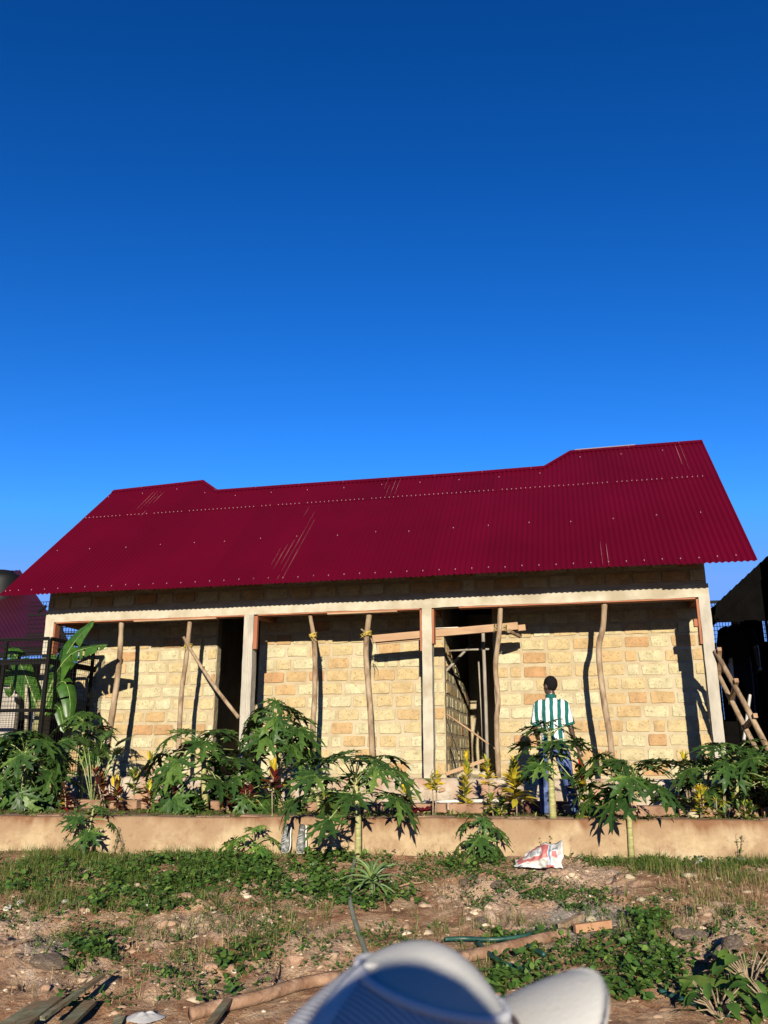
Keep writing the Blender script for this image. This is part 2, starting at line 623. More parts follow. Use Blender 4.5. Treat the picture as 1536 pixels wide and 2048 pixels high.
M_GROUND = mat_ground()
KD = 0.55
M_STONE = mat_noise('cream_stone', (0.40, 0.33, 0.21), (0.53, 0.46, 0.32), 10, 0.9, 0.5, 40, spec=0.1)
M_STONE_PINK = mat_noise('pink_stone', (0.34, 0.19, 0.12), (0.47, 0.33, 0.23), 9, 0.9, 0.6, 40, spec=0.1)
M_STONE_WHITE = mat_noise('white_stone', (0.5, 0.46, 0.38), (0.62, 0.58, 0.5), 10, 0.9, 0.4, 40, spec=0.1)
KD = 0.76
M_PAPAYA = mat_leaf('papaya_leaf', [(0, (0.018, 0.044, 0.009)), (0.5, (0.029, 0.066, 0.012)), (0.8, (0.045, 0.092, 0.017)), (1, (0.085, 0.14, 0.025))], 0.45, 0.18)
M_PAPAYA_Y = mat_leaf('young_papaya_leaf', [(0, (0.05, 0.12, 0.025)), (0.6, (0.09, 0.18, 0.03)), (1, (0.15, 0.24, 0.04))], 0.42, 0.3)
M_PETIOLE = mat_noise('petiole', (0.12, 0.16, 0.05), (0.20, 0.24, 0.09), 20, 0.55, 0)
M_PTRUNK = mat_noise('papaya_trunk', (0.16, 0.15, 0.06), (0.28, 0.27, 0.11), 18, 0.75, 0.3, 30, stretch=(0.6, 0.6, 3))
M_CROTON_Y = mat_leaf('yellow_croton', [(0, (0.06, 0.12, 0.02)), (0.25, (0.24, 0.26, 0.03)), (0.5, (0.45, 0.36, 0.03)), (1, (0.58, 0.40, 0.03))], 0.35, 0.25)
M_CROTON_G = mat_leaf('green_croton', [(0, (0.03, 0.07, 0.015)), (0.5, (0.09, 0.14, 0.02)), (0.8, (0.25, 0.25, 0.03)), (1, (0.4, 0.33, 0.03))], 0.35, 0.2)
M_CROTON_R = mat_leaf('red_croton', [(0, (0.03, 0.015, 0.012)), (0.4, (0.07, 0.018, 0.016)), (0.7, (0.16, 0.012, 0.014)), (0.9, (0.10, 0.05, 0.015)), (1, (0.35, 0.25, 0.03))], 0.3, 0.15)
M_STEM = mat_noise('woody_stem', (0.14, 0.10, 0.06), (0.26, 0.20, 0.13), 30, 0.85, 0.2, 80)
M_BANANA = mat_leaf('banana_leaf', [(0, (0.030, 0.085, 0.012)), (1, (0.05, 0.12, 0.018))], 0.34, 0.3)
M_PALM = mat_leaf('fan_palm_leaf', [(0, (0.04, 0.09, 0.02)), (1, (0.09, 0.15, 0.04))], 0.4, 0.25)
M_ALOE = mat_leaf('aloe_leaf', [(0, (0.07, 0.12, 0.04)), (0.8, (0.11, 0.17, 0.06)), (1, (0.2, 0.24, 0.06))], 0.4, 0.05)
M_COVER = mat_leaf('creeper_leaf', [(0, (0.026, 0.065, 0.012)), (0.6, (0.05, 0.105, 0.018)), (1, (0.10, 0.16, 0.03))], 0.5, 0.2)
M_COVER_GREY = mat_leaf('grey_green_leaf', [(0, (0.05, 0.075, 0.04)), (1, (0.10, 0.125, 0.07))], 0.6, 0.15)
M_GRASS = mat_leaf('grass_blade', [(0, (0.035, 0.075, 0.012)), (0.55, (0.075, 0.125, 0.02)), (0.85, (0.14, 0.165, 0.035)), (1, (0.30, 0.25, 0.10))], 0.55, 0.25)
M_STRAW = mat_leaf('dry_grass', [(0, (0.13, 0.085, 0.04)), (0.6, (0.24, 0.16, 0.075)), (1, (0.38, 0.29, 0.16))], 0.7, 0.15)

KD = 0.52
# ------------------------------------------------------------------ ground
WALL_Z = -0.365
WL, WR = onZ(-40, 1632, WALL_Z), onZ(1576, 1641.5, WALL_Z)


def wallY(X):
    return WL.y + (WR.y - WL.y) * (X - WL.x) / (WR.x - WL.x)


# outcrops and colour patches: photo ellipse (x, y, rx, ry) -> strength
ROCKS = [(430, 1850, 150, 34, .9), (110, 1940, 150, 50, .8), (300, 1880, 120, 30, .5), (620, 1775, 80, 30, .6), (950, 1790, 90, 40, .8), (1010, 1840, 90, 40, .75),
         (1150, 1770, 130, 50, .8), (1330, 1720, 120, 30, .5), (1420, 1870, 90, 70, 1.0), (1330, 1900, 60, 50, .8), (620, 1900, 90, 60, .7), (380, 1960, 100, 50, .6),
         (40, 1860, 80, 40, .6), (1490, 1950, 60, 60, .7), (560, 1960, 60, 50, .7), (960, 1715, 80, 20, .4)]
GRIT = [(1170, 1840, 100, 35, .75), (1110, 1870, 70, 25, .6), (90, 1895, 60, 22, .5), (700, 1700, 60, 15, .3)]


def ellipse_sum(px, py, L):
    s = np.zeros_like(px)
    for (x, y, rx, ry, a) in L:
        d = ((px - x) / rx) ** 2 + ((py - y) / ry) ** 2
        s = np.maximum(s, a * np.clip(1.35 - d, 0, 1))
    return s


def base_z(X, Y):
    d = wallY(X) - Y
    return -0.735 - 0.135 * np.clip(d, 0, 5.0) - 0.01 * np.clip(d - 5.0, 0, 60)


def ground_z(X, Y):
    X = np.asarray(X, dtype=float)
    Y = np.asarray(Y, dtype=float)
    z = base_z(X, Y)
    near = np.clip((wallY(X) - Y) / 0.7, 0.55, 1)
    px, py = proj(X, Y, z)
    px = np.where(Y > 2, px, -1e4)
    rk = ellipse_sum(px, py, ROCKS)
    z = z + 0.07 * fbm(X * 0.8, Y * 0.8, 3, 4) + 0.03 * fbm(X * 3.1, Y * 3.1, 11, 4)
    rid = 0.5 - np.abs(fbm(X * 2.2, Y * 2.2, 23, 4))
    chunk = np.round((fbm(X * 4.0, Y * 3.2, 31, 3)) * 5) / 5
    rk = np.clip(rk + .35 * np.clip(fbm(X * 1.3, Y * 1.3, 77, 3) * 2.5, 0, 1), 0, 1)
    rub = np.round(fbm(X * 7.0, Y * 6.0, 53, 2) * 4) / 4
    z = z + rk * (0.13 * (rid - 0.2) + 0.12 * chunk + 0.05 * rub + 0.045 * fbm(X * 9, Y * 9, 41, 3)) + 0.012 * fbm(X * 14, Y * 14, 61, 2)
    return base_z(X, Y) + (z - base_z(X, Y)) * near


def on_ground(x, y):
    """march the photo ray to the ground"""
    r = ray(x, y)
    Ys = np.arange(3.0, 10.6, 0.01)
    Xs = CAM.x + r.x / r.y * Ys
    Zr = CAM.z + r.z / r.y * Ys
    Zg = ground_z(Xs, Ys)
    hit = np.nonzero((Zr <= Zg) | (Ys > wallY(Xs) - 0.03))[0]
    i = hit[0] if len(hit) else len(Ys) - 1
    return Vector((Xs[i], Ys[i], Zg[i]))


def make_ground():
    # fine where the photo looks, coarse out to the horizon
    xs = np.concatenate([np.linspace(-300, -12, 14), np.linspace(-11, -5.6, 28), np.arange(-5.5, 3.4, 0.028), np.linspace(3.5, 9, 24), np.linspace(10, 300, 14)])
    t = np.concatenate([np.linspace(-300, -8, 12), np.linspace(-7, 3.4, 30), np.arange(3.5, 8.0, 0.028), np.linspace(8.03, 11.2, 92)])
    Xg, T = np.meshgrid(xs, t)
    Yg = np.where(T > 8.0, 8.0 + (T - 8.0) / 3.2 * (wallY(Xg) + 0.03 - 8.0), T)
    Yg = np.where((T > 8.0), np.minimum(Yg, 400), Yg)
    far = np.abs(Xg) > 12
    Yg = np.where(far & (T > 8.0), np.clip(8.0 + (T - 8) / 3.2 * (wallY(np.clip(Xg, -12, 12)) + 0.03 - 8), -400, 400), Yg)
    Zg = ground_z(Xg, Yg)
    Zg = np.where(far, np.minimum(base_z(np.clip(Xg, -12, 12), Yg), -0.77), Zg)
    n, m = Xg.shape
    V = np.stack([Xg, Yg, Zg], -1).reshape(-1, 3)
    i = np.arange(n * m).reshape(n, m)
    F = np.stack([i[:-1, :-1], i[:-1, 1:], i[1:, 1:], i[1:, :-1]], -1).reshape(-1, 4)
    me = raw_mesh('ground', V, F, M_GROUND, True)
    px, py = proj(V[:, 0], V[:, 1], V[:, 2])
    ok = V[:, 1] > 2
    rk = np.where(ok, ellipse_sum(px, py, ROCKS), 0.2)
    rk = np.clip(rk + .3 * np.clip(fbm(V[:, 0] * 1.3, V[:, 1] * 1.3, 77, 3) * 2.5, 0, 1), 0, 1)
    gr = np.where(ok, ellipse_sum(px, py, GRIT), 0)
    at = me.color_attributes.new('rock', 'FLOAT_COLOR', 'POINT')
    at.data.foreach_set('color', np.stack([rk, gr, np.zeros_like(rk), np.ones_like(rk)], -1).astype(np.float32).ravel())
    o = bpy.data.objects.new('ground', me)
    COL.objects.link(o)
    tag(o, kind='structure')


make_ground()

TER_Z = -0.40
YC, YW = 12.0, 13.0            # column front, veranda wall front


def make_terrace():
    mb = MB()
    xs = np.concatenate([np.linspace(-300, -13, 10), np.linspace(-12, 6, 150), np.linspace(7, 300, 10)])
    ts = np.concatenate([np.linspace(0, 1, 26), np.linspace(1.05, 30, 22), np.linspace(40, 400, 8)])
    V, F = [], []
    for t in ts:
        for x in xs:
            wy = wallY(max(min(x, 12), -13)) + 0.13
            y = wy + t * 2.2 if t <= 1 else wy + 2.2 + (t - 1) * 1.0
            z = TER_Z + 0.02 * mnoise.noise(Vector((x * 2, y * 2, 0))) + 0.012 * mnoise.noise(Vector((x * 9, y * 9, 5)))
            V.append((x, y, z))
    m = len(xs)
    for a in range(len(ts) - 1):
        for b in range(m - 1):
            F.append((a * m + b, a * m + b + 1, (a + 1) * m + b + 1, (a + 1) * m + b))
    mb.add(V, F)
    o = build('terrace_soil', mb, mat_noise('terrace_earth', (0.15, 0.08, 0.045), (0.26, 0.16, 0.09), 4, 0.95, 0.8, 25, spec=0.1, c3=(0.33, 0.25, 0.16), s3=5, dist=0.03), smooth=True, origin=(0, 0, 0))
    tag(o, kind='structure')


make_terrace()


# retaining wall
def make_retaining_wall():
    L = (WR - WL)
    n = 260
    a = Vector((WL.x - 3.0, wallY(WL.x - 3.0), 0))
    b = Vector((WR.x + 3.0, wallY(WR.x + 3.0), 0))
    d = (b - a).normalized()
    nrm = Vector((d.y, -d.x, 0))        # towards the camera
    V, F = [], []
    prof = [(0.0, -1.1), (0.0, -0.8), (0.002, -0.7), (0, -0.6), (0, -0.5), (-0.003, -0.42), (-0.008, WALL_Z - 0.012), (-0.025, WALL_Z), (-0.08, WALL_Z + 0.004), (-0.14, WALL_Z - 0.004), (-0.145, -0.45)]
    k = len(prof)
    for i in range(n + 1):
        p = a.lerp(b, i / n)
        s = i * 0.06
        for j, (off, z) in enumerate(prof):
            w = 0.010 * mnoise.noise(Vector((s * 1.5, z * 4, 1))) + 0.006 * mnoise.noise(Vector((s * 6, z * 9, 7)))
            dz = 0.012 * mnoise.noise(Vector((s * 1.1, 3, 2))) + 0.008 * mnoise.noise(Vector((s * 5, 3, 2))) if j >= 6 else 0
            V.append(p + nrm * (off + w) + Vector((0, 0, z + dz)))
    for i in range(n):
        for j in range(k - 1):
            F.append((i * k + j, (i + 1) * k + j, (i + 1) * k + j + 1, i * k + j + 1))
    mb = MB().add(V, F)
    o = build('retaining_wall', mb, M_PLASTER, smooth=True, origin=(WL.x, WL.y, -1.1))
    tag(o, 'low soil stained plastered retaining wall edging the planted terrace', 'wall')


make_retaining_wall()

# ------------------------------------------------------------------ block meshes
def block_mesh(name, L, H, D=0.05, seed=0, rough=1.0, mat=None):
    """a hand cut block: front at -Y, centred in X and Z"""
    rnd = random.Random(seed)
    hx, hz = L / 2, H / 2
    r = min(0.02, H * 0.15)
    pts = []
    for (cx, cz, a0) in ((hx - r, hz - r, 0), (-hx + r, hz - r, 90), (-hx + r, -hz + r, 180), (hx - r, -hz + r, 270)):
        for a in (0, 45, 90):
            t = R(a0 + a)
            pts.append((cx + r * math.cos(t), cz + r * math.sin(t)))
        # mid side point
        if a0 in (0, 180):
            pts.append((0.0, cz + (r if a0 == 0 else -r)))
        else:
            pts.append((cx + (-r if a0 == 90 else r), 0.0))
    j = 0.0065 * rough
    pts = [(x + rnd.uniform(-j, j), z + rnd.uniform(-j, j)) for x, z in pts]
    n = len(pts)
    V = [(x, 0, z) for x, z in pts]
    V += [(x * (1 - 0.006 / hx), -D, z * (1 - 0.006 / hz)) for x, z in pts]
    V += [(x * (1 - 0.015 / hx) + rnd.uniform(-.004, .004), -D - 0.007 + rnd.uniform(-.003, .003), z * (1 - 0.013 / hz)) for x, z in pts]
    V += [(rnd.uniform(-.02, .02), -D - 0.009 + rnd.uniform(-.004, .004), 0)]
    F = []
    for i in range(n):
        k = (i + 1) % n
        F += [(i, i + n, k + n, k), (i + n, i + 2 * n, k + 2 * n, k + n), (i + 2 * n, 3 * n, k + 2 * n)]
    me = bpy.data.meshes.new(name)
    me.from_pydata(V, [], F)
    bm = bmesh.new()
    bm.from_mesh(me)
    bmesh.ops.recalc_face_normals(bm, faces=bm.faces)
    bm.to_mesh(me)
    bm.free()
    me.materials.append(mat or M_BRICK)
    me.update()
    return me


BLK_FULL = [block_mesh('brick', 0.345, 0.168, seed=i) for i in range(7)]
BLK_HALF = [block_mesh('brick', 0.165, 0.165, seed=20 + i) for i in range(4)]
BLK_THREE = [block_mesh('brick', 0.26, 0.168, seed=40 + i) for i in range(4)]
COURSE = 0.1995
NMAX = 0


def lay_bricks(parent, x0, x1, z0, z1, org, ux, nrm, seed, course=COURSE, embed=0.050, phase=0.0, skip=None):
    """blocks on the face through org, u along the wall, nrm outwards"""
    rnd = random.Random(seed)
    rot = Matrix((ux, -Vector(nrm), Vector((0, 0, 1)))).transposed()
    rows = int((z1 - z0) / course + 0.5)
    for r in range(rows):
        z = z0 + course * (r + 0.5)
        if z + 0.08 > z1 + 0.02:
            continue
        u = x0 + (0.012 if r % 2 else -0.17) + phase
        while u < x1 - 0.06:
            q = rnd.random()
            if q < 0.74:
                L, pool = 0.345, BLK_FULL
            elif q < 0.87:
                L, pool = 0.26, BLK_THREE
            else:
                L, pool = 0.165, BLK_HALF
            a, b = u, u + L
            gap = rnd.uniform(0.022, 0.04)
            u = b + gap
            a, b = max(a, x0 + 0.008), min(b, x1 - 0.008)
            if b - a < 0.06:
                continue
            if skip and skip((a + b) / 2, z):
                continue
            me = rnd.choice(pool)
            sx = (b - a) / L
            flip = rnd.choice((1, -1))
            p = Vector(org) + Vector(ux) * ((a + b) / 2) + Vector((0, 0, z + rnd.uniform(-.006, .006))) - Vector(nrm) * (embed + rnd.uniform(-0.004, 0.004))
            rr = rot @ Matrix.Rotation(rnd.uniform(-.012, .012), 3, 'Y')
            inst('brick', me, parent, p, rr, (sx * 1.0, 1, rnd.uniform(.95, 1.02)))


# ------------------------------------------------------------------ the house
EAVE_K = 0.5
SLOPE = R(41.5)


def find_eave():
    tgt = onY(768, 1201.5, YC)      # eave shadow on the beam
    best = None
    for k in np.arange(0.2, 1.2, 0.005):
        p = tgt + SUN_TO * (k / -SUN_TO.y)
        y = proj(*p)[1]
        e = abs(y - 1156)
        if best is None or e < best[0]:
            best = (e, k, p.z)
    return best[1], best[2]


EAVE_K, EAVE_Z = find_eave()
YE = YC - EAVE_K
EL, ER = onY(-4, 1192, YE), onY(1515, 1118, YE)
TS = math.tan(SLOPE)


def on_roof(x, y):
    r = ray(x, y)
    s = (EAVE_Z - TS * YE - CAM.z) / (r.z - TS * r.y)
    return CAM + r * s


house = thing('unfinished_house', 'unfinished limestone block house under a long dark red corrugated roof', 'house', (-3.2, YC, 0))
BEAM_Z0, BEAM_Z1 = 2.348, 2.535
XC = []      # column left/right edges in X
for (xl, xr, yy) in ((91, 108, 1248), (489, 508, 1228), (843.5, 862.5, 1218), (1397, 1419, 1196)):
    XC.append((onY(xl, yy, YC).x, onY(xr, yy, YC).x))
XL, XR = XC[0][0], XC[3][1]


def rough_prism(x0, x1, y0, y1, z0, z1, nx=2, nz=2, amp=0.006, seed=0):
    """box with a gridded, slightly uneven front and edges"""
    mb = MB()
    off = Vector((seed * 3.1, seed * 1.7, 0))

    def nz_(p):
        return amp * (mnoise.noise(p * 3 + off) + 0.6 * mnoise.noise(p * 11 + off))

    def grid(o, u, v, n, m, nrm):
        V, F = [], []
        for j in range(m + 1):
            for i in range(n + 1):
                p = Vector(o) + Vector(u) * (i / n) + Vector(v) * (j / m)
                p = p + Vector((nz_(p), nz_(p + Vector((5, 0, 0))), nz_(p + Vector((0, 5, 0)))))
                V.append(p)
        for j in range(m):
            for i in range(n):
                F.append((j * (n + 1) + i, j * (n + 1) + i + 1, (j + 1) * (n + 1) + i + 1, (j + 1) * (n + 1) + i))
        mb.add(V, F)
    X, Y, Z = (x1 - x0, 0, 0), (0, y1 - y0, 0), (0, 0, z1 - z0)
    ny = 3
    grid((x0, y0, z0), X, Z, nx, nz, None)
    grid((x1, y1, z0), (-X[0], 0, 0), Z, nx, nz, None)
    grid((x0, y1, z0), (0, -Y[1], 0), Z, ny, nz, None)
    grid((x1, y0, z0), Y, Z, ny, nz, None)
    grid((x0, y0, z1), X, Y, nx, ny, None)
    grid((x0, y1, z0), X, (0, -Y[1], 0), nx, ny, None)
    return mb


# columns and their formwork boards
for i, (a, b) in enumerate(XC):
    mb = rough_prism(a, b, YC, YC + 0.17, -0.03, BEAM_Z0 + 0.01, 4, 40, 0.006, i)
    if i in (1,):
        for q, dx in enumerate((0.075, 0.105, 0.13)):
            mb.lohi((a + dx, YC - 0.006, 0), (a + dx + 0.008, YC + 0.02, BEAM_Z0 - 0.03))
    build('column', mb, M_CONC_GREY if i in (1, 3) else M_CONC, house, fix=True)


def form_board(x, w, ztop, zbot, d=0.16, y=YC + 0.0):
    mb = MB().lohi((x, y + 0.004, zbot), (x + w, y + d, ztop))
    build('formwork_board', mb, M_FORM, house)


bz = BEAM_Z0 - 0.022
form_board(XC[0][1] + 0.004, 0.022, bz, 1.45, 0.13)
form_board(XC[1][1] + 0.004, 0.055, bz, 1.83, 0.06)
form_board(XC[2][0] - 0.030, 0.026, bz, 1.73, 0.14)
form_board(XC[2][1] + 0.004, 0.030, bz, 1.83, 0.14)
form_board(XC[3][0] - 0.034, 0.030, bz, 1.72, 0.14)
build('formwork_cleat', MB().lohi((XC[3][0] - 0.085, YC + 0.03, 1.96), (XC[3][0] - 0.036, YC + 0.12, 2.06)), M_FORM, house)
# soffit boards under the beam
for (a, b, dz, y0, y1) in ((XC[0][1] + .03, XC[1][0] - .005, 0, .004, .16), (XC[1][1] + .062, XC[2][0] - .035, 0, .004, .16), (XC[2][1] + .4, XC[3][0] - .04, 0, .006, .16)):
    build('soffit_board', MB().lohi((a, YC + y0, BEAM_Z0 - 0.020 - dz), (b, YC + y1, BEAM_Z0 - 0.001 - dz)), M_FORM, house)
for (xa, xb, yy) in ((268, 432, 1243), (655, 794, 1222)):
    A, B = onY(xa, yy, YC).x, onY(xb, yy, YC).x
    build('soffit_board', MB().lohi((A, YC - 0.012, BEAM_Z0 - 0.042), (B, YC + 0.09, BEAM_Z0 - 0.022)), M_TIMBER, house)
# ring beam: front and the two returns to the wall
build('ring_beam', rough_prism(XL, XR, YC, YC + 0.17, BEAM_Z0, BEAM_Z1, 150, 5, 0.007, 9), M_CONC, house, fix=True)
for (a, b) in ((XL + .01, XL + .16), (XR - .16, XR - .01), (XC[1][0], XC[1][1]), (XC[2][0], XC[2][1])):
    build('cross_beam', MB().lohi((a, YC + 0.172, BEAM_Z0 + 0.01), (b, YW - 0.055, BEAM_Z1 - 0.01)), M_FORM, house)

# veranda wall in three lengths
XD = [XL - 0.0, onY(434, 1300, YW).x, onY(519, 1300, YW).x, onY(890, 1400, YW).x, onY(990, 1400, YW).x, XR + 0.0]
WALL_TOP = 2.85
for i, (a, b) in enumerate(((XD[0], XD[1]), (XD[2], XD[3]), (XD[4], XD[5]))):
    mb = rough_prism(a, b, YW + 0.006, YW + 0.16, -0.03, WALL_TOP, int((b - a) / 0.06), 48, 0.007, 20 + i)
    w = build('wall', mb, M_MORTAR, house, fix=True)
    lay_bricks(w, a, b, 0.0, WALL_TOP, (0, YW, 0), Vector((1, 0, 0)), Vector((0, -1, 0)), 100 + i, phase=(0, .08, .03)[i])
# jamb face of the wall ends (blocks seen end-on) and a partition seen through the doorway
px0 = XD[3]
part_w = build('partition_wall', rough_prism(px0 - 0.15, px0 - 0.004, YW + 0.17, YW + 3.2, -0.03, WALL_TOP, 4, 40, 0.006, 31), M_MORTAR, house, fix=True)
lay_bricks(part_w, 0.19, 3.18, 0.0, 2.4, (px0 - 0.004, YW, 0), Vector((0, 1, 0)), Vector((1, 0, 0)), 140)
# wall over the ring beam, in the shade of the eave
upz1 = EAVE_Z + TS * (YC - YE) - 0.04
up_w = build('upper_wall', rough_prism(XL + 0.02, XR - 0.02, YC + 0.014, YC + 0.16, BEAM_Z1, upz1, 150, 8, 0.005, 33), M_MORTAR, house, fix=True)
lay_bricks(up_w, XL + 0.02, XR - 0.02, BEAM_Z1 + 0.02, upz1, (0, YC, 0), Vector((1, 0, 0)), Vector((0, -1, 0)), 150)
# gable, rear walls, floor
RIDGE_Z = on_roof(768, 957.5).z
YRDG = YE + (RIDGE_Z - EAVE_Z) / TS
YB = 2 * YRDG - YE
for x in (XL, XR - 0.15):
    yr = YB - 0.6
    V = []
    for xx in (x, x + 0.15):
        V += [(xx, YW + 0.165, -0.4), (xx, yr, -0.4), (xx, yr, EAVE_Z + 0.3), (xx, YRDG, RIDGE_Z - 0.12), (xx, YW + 0.165, EAVE_Z + TS * (YW + 0.165 - YE) - 0.06)]
    build('gable_wall', MB().add(V, [(0, 1, 2, 3, 4), (9, 8, 7, 6, 5), (0, 5, 6, 1), (1, 6, 7, 2), (2, 7, 8, 3), (3, 8, 9, 4), (4, 9, 5, 0)]), M_MORTAR, house, fix=True)
build('rear_wall', MB().lohi((XL, YB - 0.75, -0.4), (XR, YB - 0.602, EAVE_Z + 0.2)), M_MORTAR, house)
for x in (onY(475, 1400, YW + .2).x - 0.9, onY(1000, 1400, YW).x + 0.75):
    build('inner_wall', MB().lohi((x, YW + 0.17, -0.02), (x + 0.15, YB - 0.76, 3.2)), M_MORTAR, house)
build('floor_slab', MB().lohi((XL - 0.02, YC - 0.06, -0.10), (XR + 0.02, YB - 0.6, -0.028)), M_SCREED, house)
# rough foundation
fm = MB()
V, F = [], []
nx, nz = 240, 14
for j in range(nz + 1):
    for i in range(nx + 1):
        x = XL - 0.05 + (XR - XL + 0.1) * i / nx
        z = -0.55 + 0.545 * j / nz
        p = Vector((x, z, 0))
        y = YC - 0.09 - 0.10 * (1 - j / nz) ** 1.5 + 0.05 * mnoise.noise(p * 3.2) + 0.03 * mnoise.noise(p * 9) + 0.014 * mnoise.noise(p * 24)
        if j == nz:
            y += 0.03
        V.append((x, y, z + 0.014 * mnoise.noise(Vector((x * 4, 1, j)))))
for i in range(nx + 1):
    x = XL - 0.05 + (XR - XL + 0.1) * i / nx
    V.append((x, YC + 0.05, -0.012 + 0.01 * mnoise.noise(Vector((x * 5, 9, 3)))))
for j in range(nz + 1):
    for i in range(nx):
        F.append((j * (nx + 1) + i, j * (nx + 1) + i + 1, (j + 1) * (nx + 1) + i + 1, (j + 1) * (nx + 1) + i))
build('foundation', fm.add(V, F), M_FOUND, house, smooth=True)

# ---- roof
roof = bpy.data.objects.new('roof', None)
_link(roof, house)
roof_o = Vector((EL.x, YE, EAVE_Z))
roof.location = roof_o - ORG[house.name]
ORG[roof.name] = roof_o
UPS = Vector((0, math.cos(SLOPE), math.sin(SLOPE)))      # up the slope
NRM = Vector((0, -math.sin(SLOPE), math.cos(SLOPE)))
PITCHW, AMP = 0.076, 0.009


def slope_len(p):
    return (Vector(p) - Vector((p[0], YE, EAVE_Z))).length


top_px = [(230, 981.5), (407, 961.5), (435, 981), (600, 969), (768, 957.5), (940, 945.5), (1088, 933.5), (1140, 902.8), (1270, 892), (1405, 881.5)]
top_pts = []
for x, y in top_px:
    p = on_roof(x, y)
    top_pts.append((p.x, slope_len(p)))
top_pts[0] = (EL.x, top_pts[0][1])
top_pts[-1] = (ER.x, top_pts[-1][1])
tx = np.array([t[0] for t in top_pts])
tl = np.array([t[1] for t in top_pts])


def ridge_len(x):
    return float(np.interp(x, tx, tl))


lap = slope_len(on_roof(768, 996.5))


def sheet(x0, x1, fa, fb, lift, name='roof_sheet', rear=False):
    n = max(2, int(round((x1 - x0) / PITCHW * 8)))
    V, F = [], []
    rows = 3
    for i in range(n + 1):
        x = x0 + (x1 - x0) * i / n
        w = AMP * math.cos(2 * math.pi * x / PITCHW)
        a, b = fa(x), fb(x)
        for j in range(rows + 1):
            s = a + (b - a) * j / rows
            wob = 0.0025 * mnoise.noise(Vector((x * 1.3, s * 0.9, lift * 100)))
            p = Vector((x, YE, EAVE_Z)) + UPS * s + NRM * (w + lift + wob)
            if rear:
                p.y = 2 * (YE + ridge_len(x) * math.cos(SLOPE)) - p.y
            V.append(p)
    m = rows + 1
    for i in range(n):
        for j in range(rows):
            F.append((i * m + j, (i + 1) * m + j, (i + 1) * m + j + 1, i * m + j + 1))
    return build(name, MB().add(V, F), M_ROOF, roof, smooth=True)


SW = PITCHW * 11
x = EL.x
k = 0
while x < ER.x - 0.05:
    x1 = min(x + SW, ER.x)
    j0, j1 = random.uniform(-.012, .012), random.uniform(-.01, .01)
    sheet(x, min(x1 + PITCHW, ER.x), lambda q: j0, lambda q: min(lap + 0.1, ridge_len(q)), 0.0005 * (k % 2))
    sheet(x, min(x1 + PITCHW, ER.x), lambda q: lap - 0.04 + j1, ridge_len, 0.003 + 0.0005 * (k % 2))
    sheet(x, min(x1 + PITCHW, ER.x), lambda q: 0.0, ridge_len, 0.0, rear=True)
    x = x1
    k += 1
# ridge capping along the broken ridge line
for a, b in zip(range(len(tx) - 1), range(1, len(tx))):
    pa = Vector((tx[a], YE, EAVE_Z)) + UPS * tl[a] + NRM * 0.016
    pb = Vector((tx[b], YE, EAVE_Z)) + UPS * tl[b] + NRM * 0.016
    dn = UPS * -0.10
    bk = Vector((0, math.cos(SLOPE), -math.sin(SLOPE))) * 0.12
    up = Vector((0, 0, 0.006))
    V = [pa + dn, pb + dn, pa + up, pb + up, pa + bk, pb + bk]
    V += [v - NRM * 0.004 for v in V]
    build('ridge_cap', MB().add(V, [(0, 1, 3, 2), (2, 3, 5, 4), (6, 8, 9, 7), (8, 10, 11, 9), (0, 6, 7, 1), (0, 2, 8, 6), (1, 7, 9, 3)]), M_ROOF, roof)
# pale strip: the sun catching the right-hand ridge, put into its colour
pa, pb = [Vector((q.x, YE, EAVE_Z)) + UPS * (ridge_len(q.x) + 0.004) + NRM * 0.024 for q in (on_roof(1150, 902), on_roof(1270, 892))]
build('ridge_glint_strip', MB().beam(pa, pb, 0.022, 0.005, NRM), M_EDGE, roof)
# screws
mb = MB()


def screw(x, s):
    p = Vector((x, YE, EAVE_Z)) + UPS * s + NRM * (AMP + 0.004)
    r = 0.0058
    V = [p + Vector((r * math.cos(t), 0, 0)) + UPS * (r * math.sin(t)) for t in np.linspace(0, 2 * math.pi, 7)[:-1]]
    V2 = [p + (v - p) * 0.6 + NRM * 0.008 for v in V]
    mb.add(V + V2, [(i, (i + 1) % 6, 6 + (i + 1) % 6, 6 + i) for i in range(6)] + [tuple(range(6, 12))])


k0 = int(math.ceil(EL.x / PITCHW))
for k in range(k0, int(ER.x / PITCHW)):
    xx = k * PITCHW
    if k % 3 == 0 or k - k0 < 2:
        screw(xx, 0.13 + random.uniform(-.012, .012))
    if random.random() < 0.93:
        screw(xx, lap + random.uniform(-.006, .006))
    if k % 8 == 0:
        screw(xx + random.choice((0, 0, PITCHW)), lap * 0.52 + random.uniform(-.03, .03))
    if k % 9 == 3:
        screw(xx, ridge_len(xx) * 0.955 - 0.15 + random.uniform(-.02, .02))
    if k % 11 == 3:
        screw(xx, ridge_len(xx) - 0.04)
o = build('roof_screws', mb, M_SCREW, roof)
tag(o, kind='stuff')
# scratches down to bare zinc
mb = MB()


def scratch(x0, y0, x1, y1, w=0.006):
    A, B = on_roof(x0, y0), on_roof(x1, y1)
    xm = round(((A.x + B.x) / 2) / PITCHW) * PITCHW
    sa, sb = slope_len(A), slope_len(B)
    P = []
    for s, ww in ((sa, 0.3), ((sa + sb) / 2, 1), (sb, 0.3)):
        for sg in (-1, 1):
            P.append(Vector((xm + sg * w / 2 * ww, YE, EAVE_Z)) + UPS * s + NRM * (AMP + 0.0062))
    mb.add(P, [(0, 1, 3, 2), (2, 3, 5, 4)])


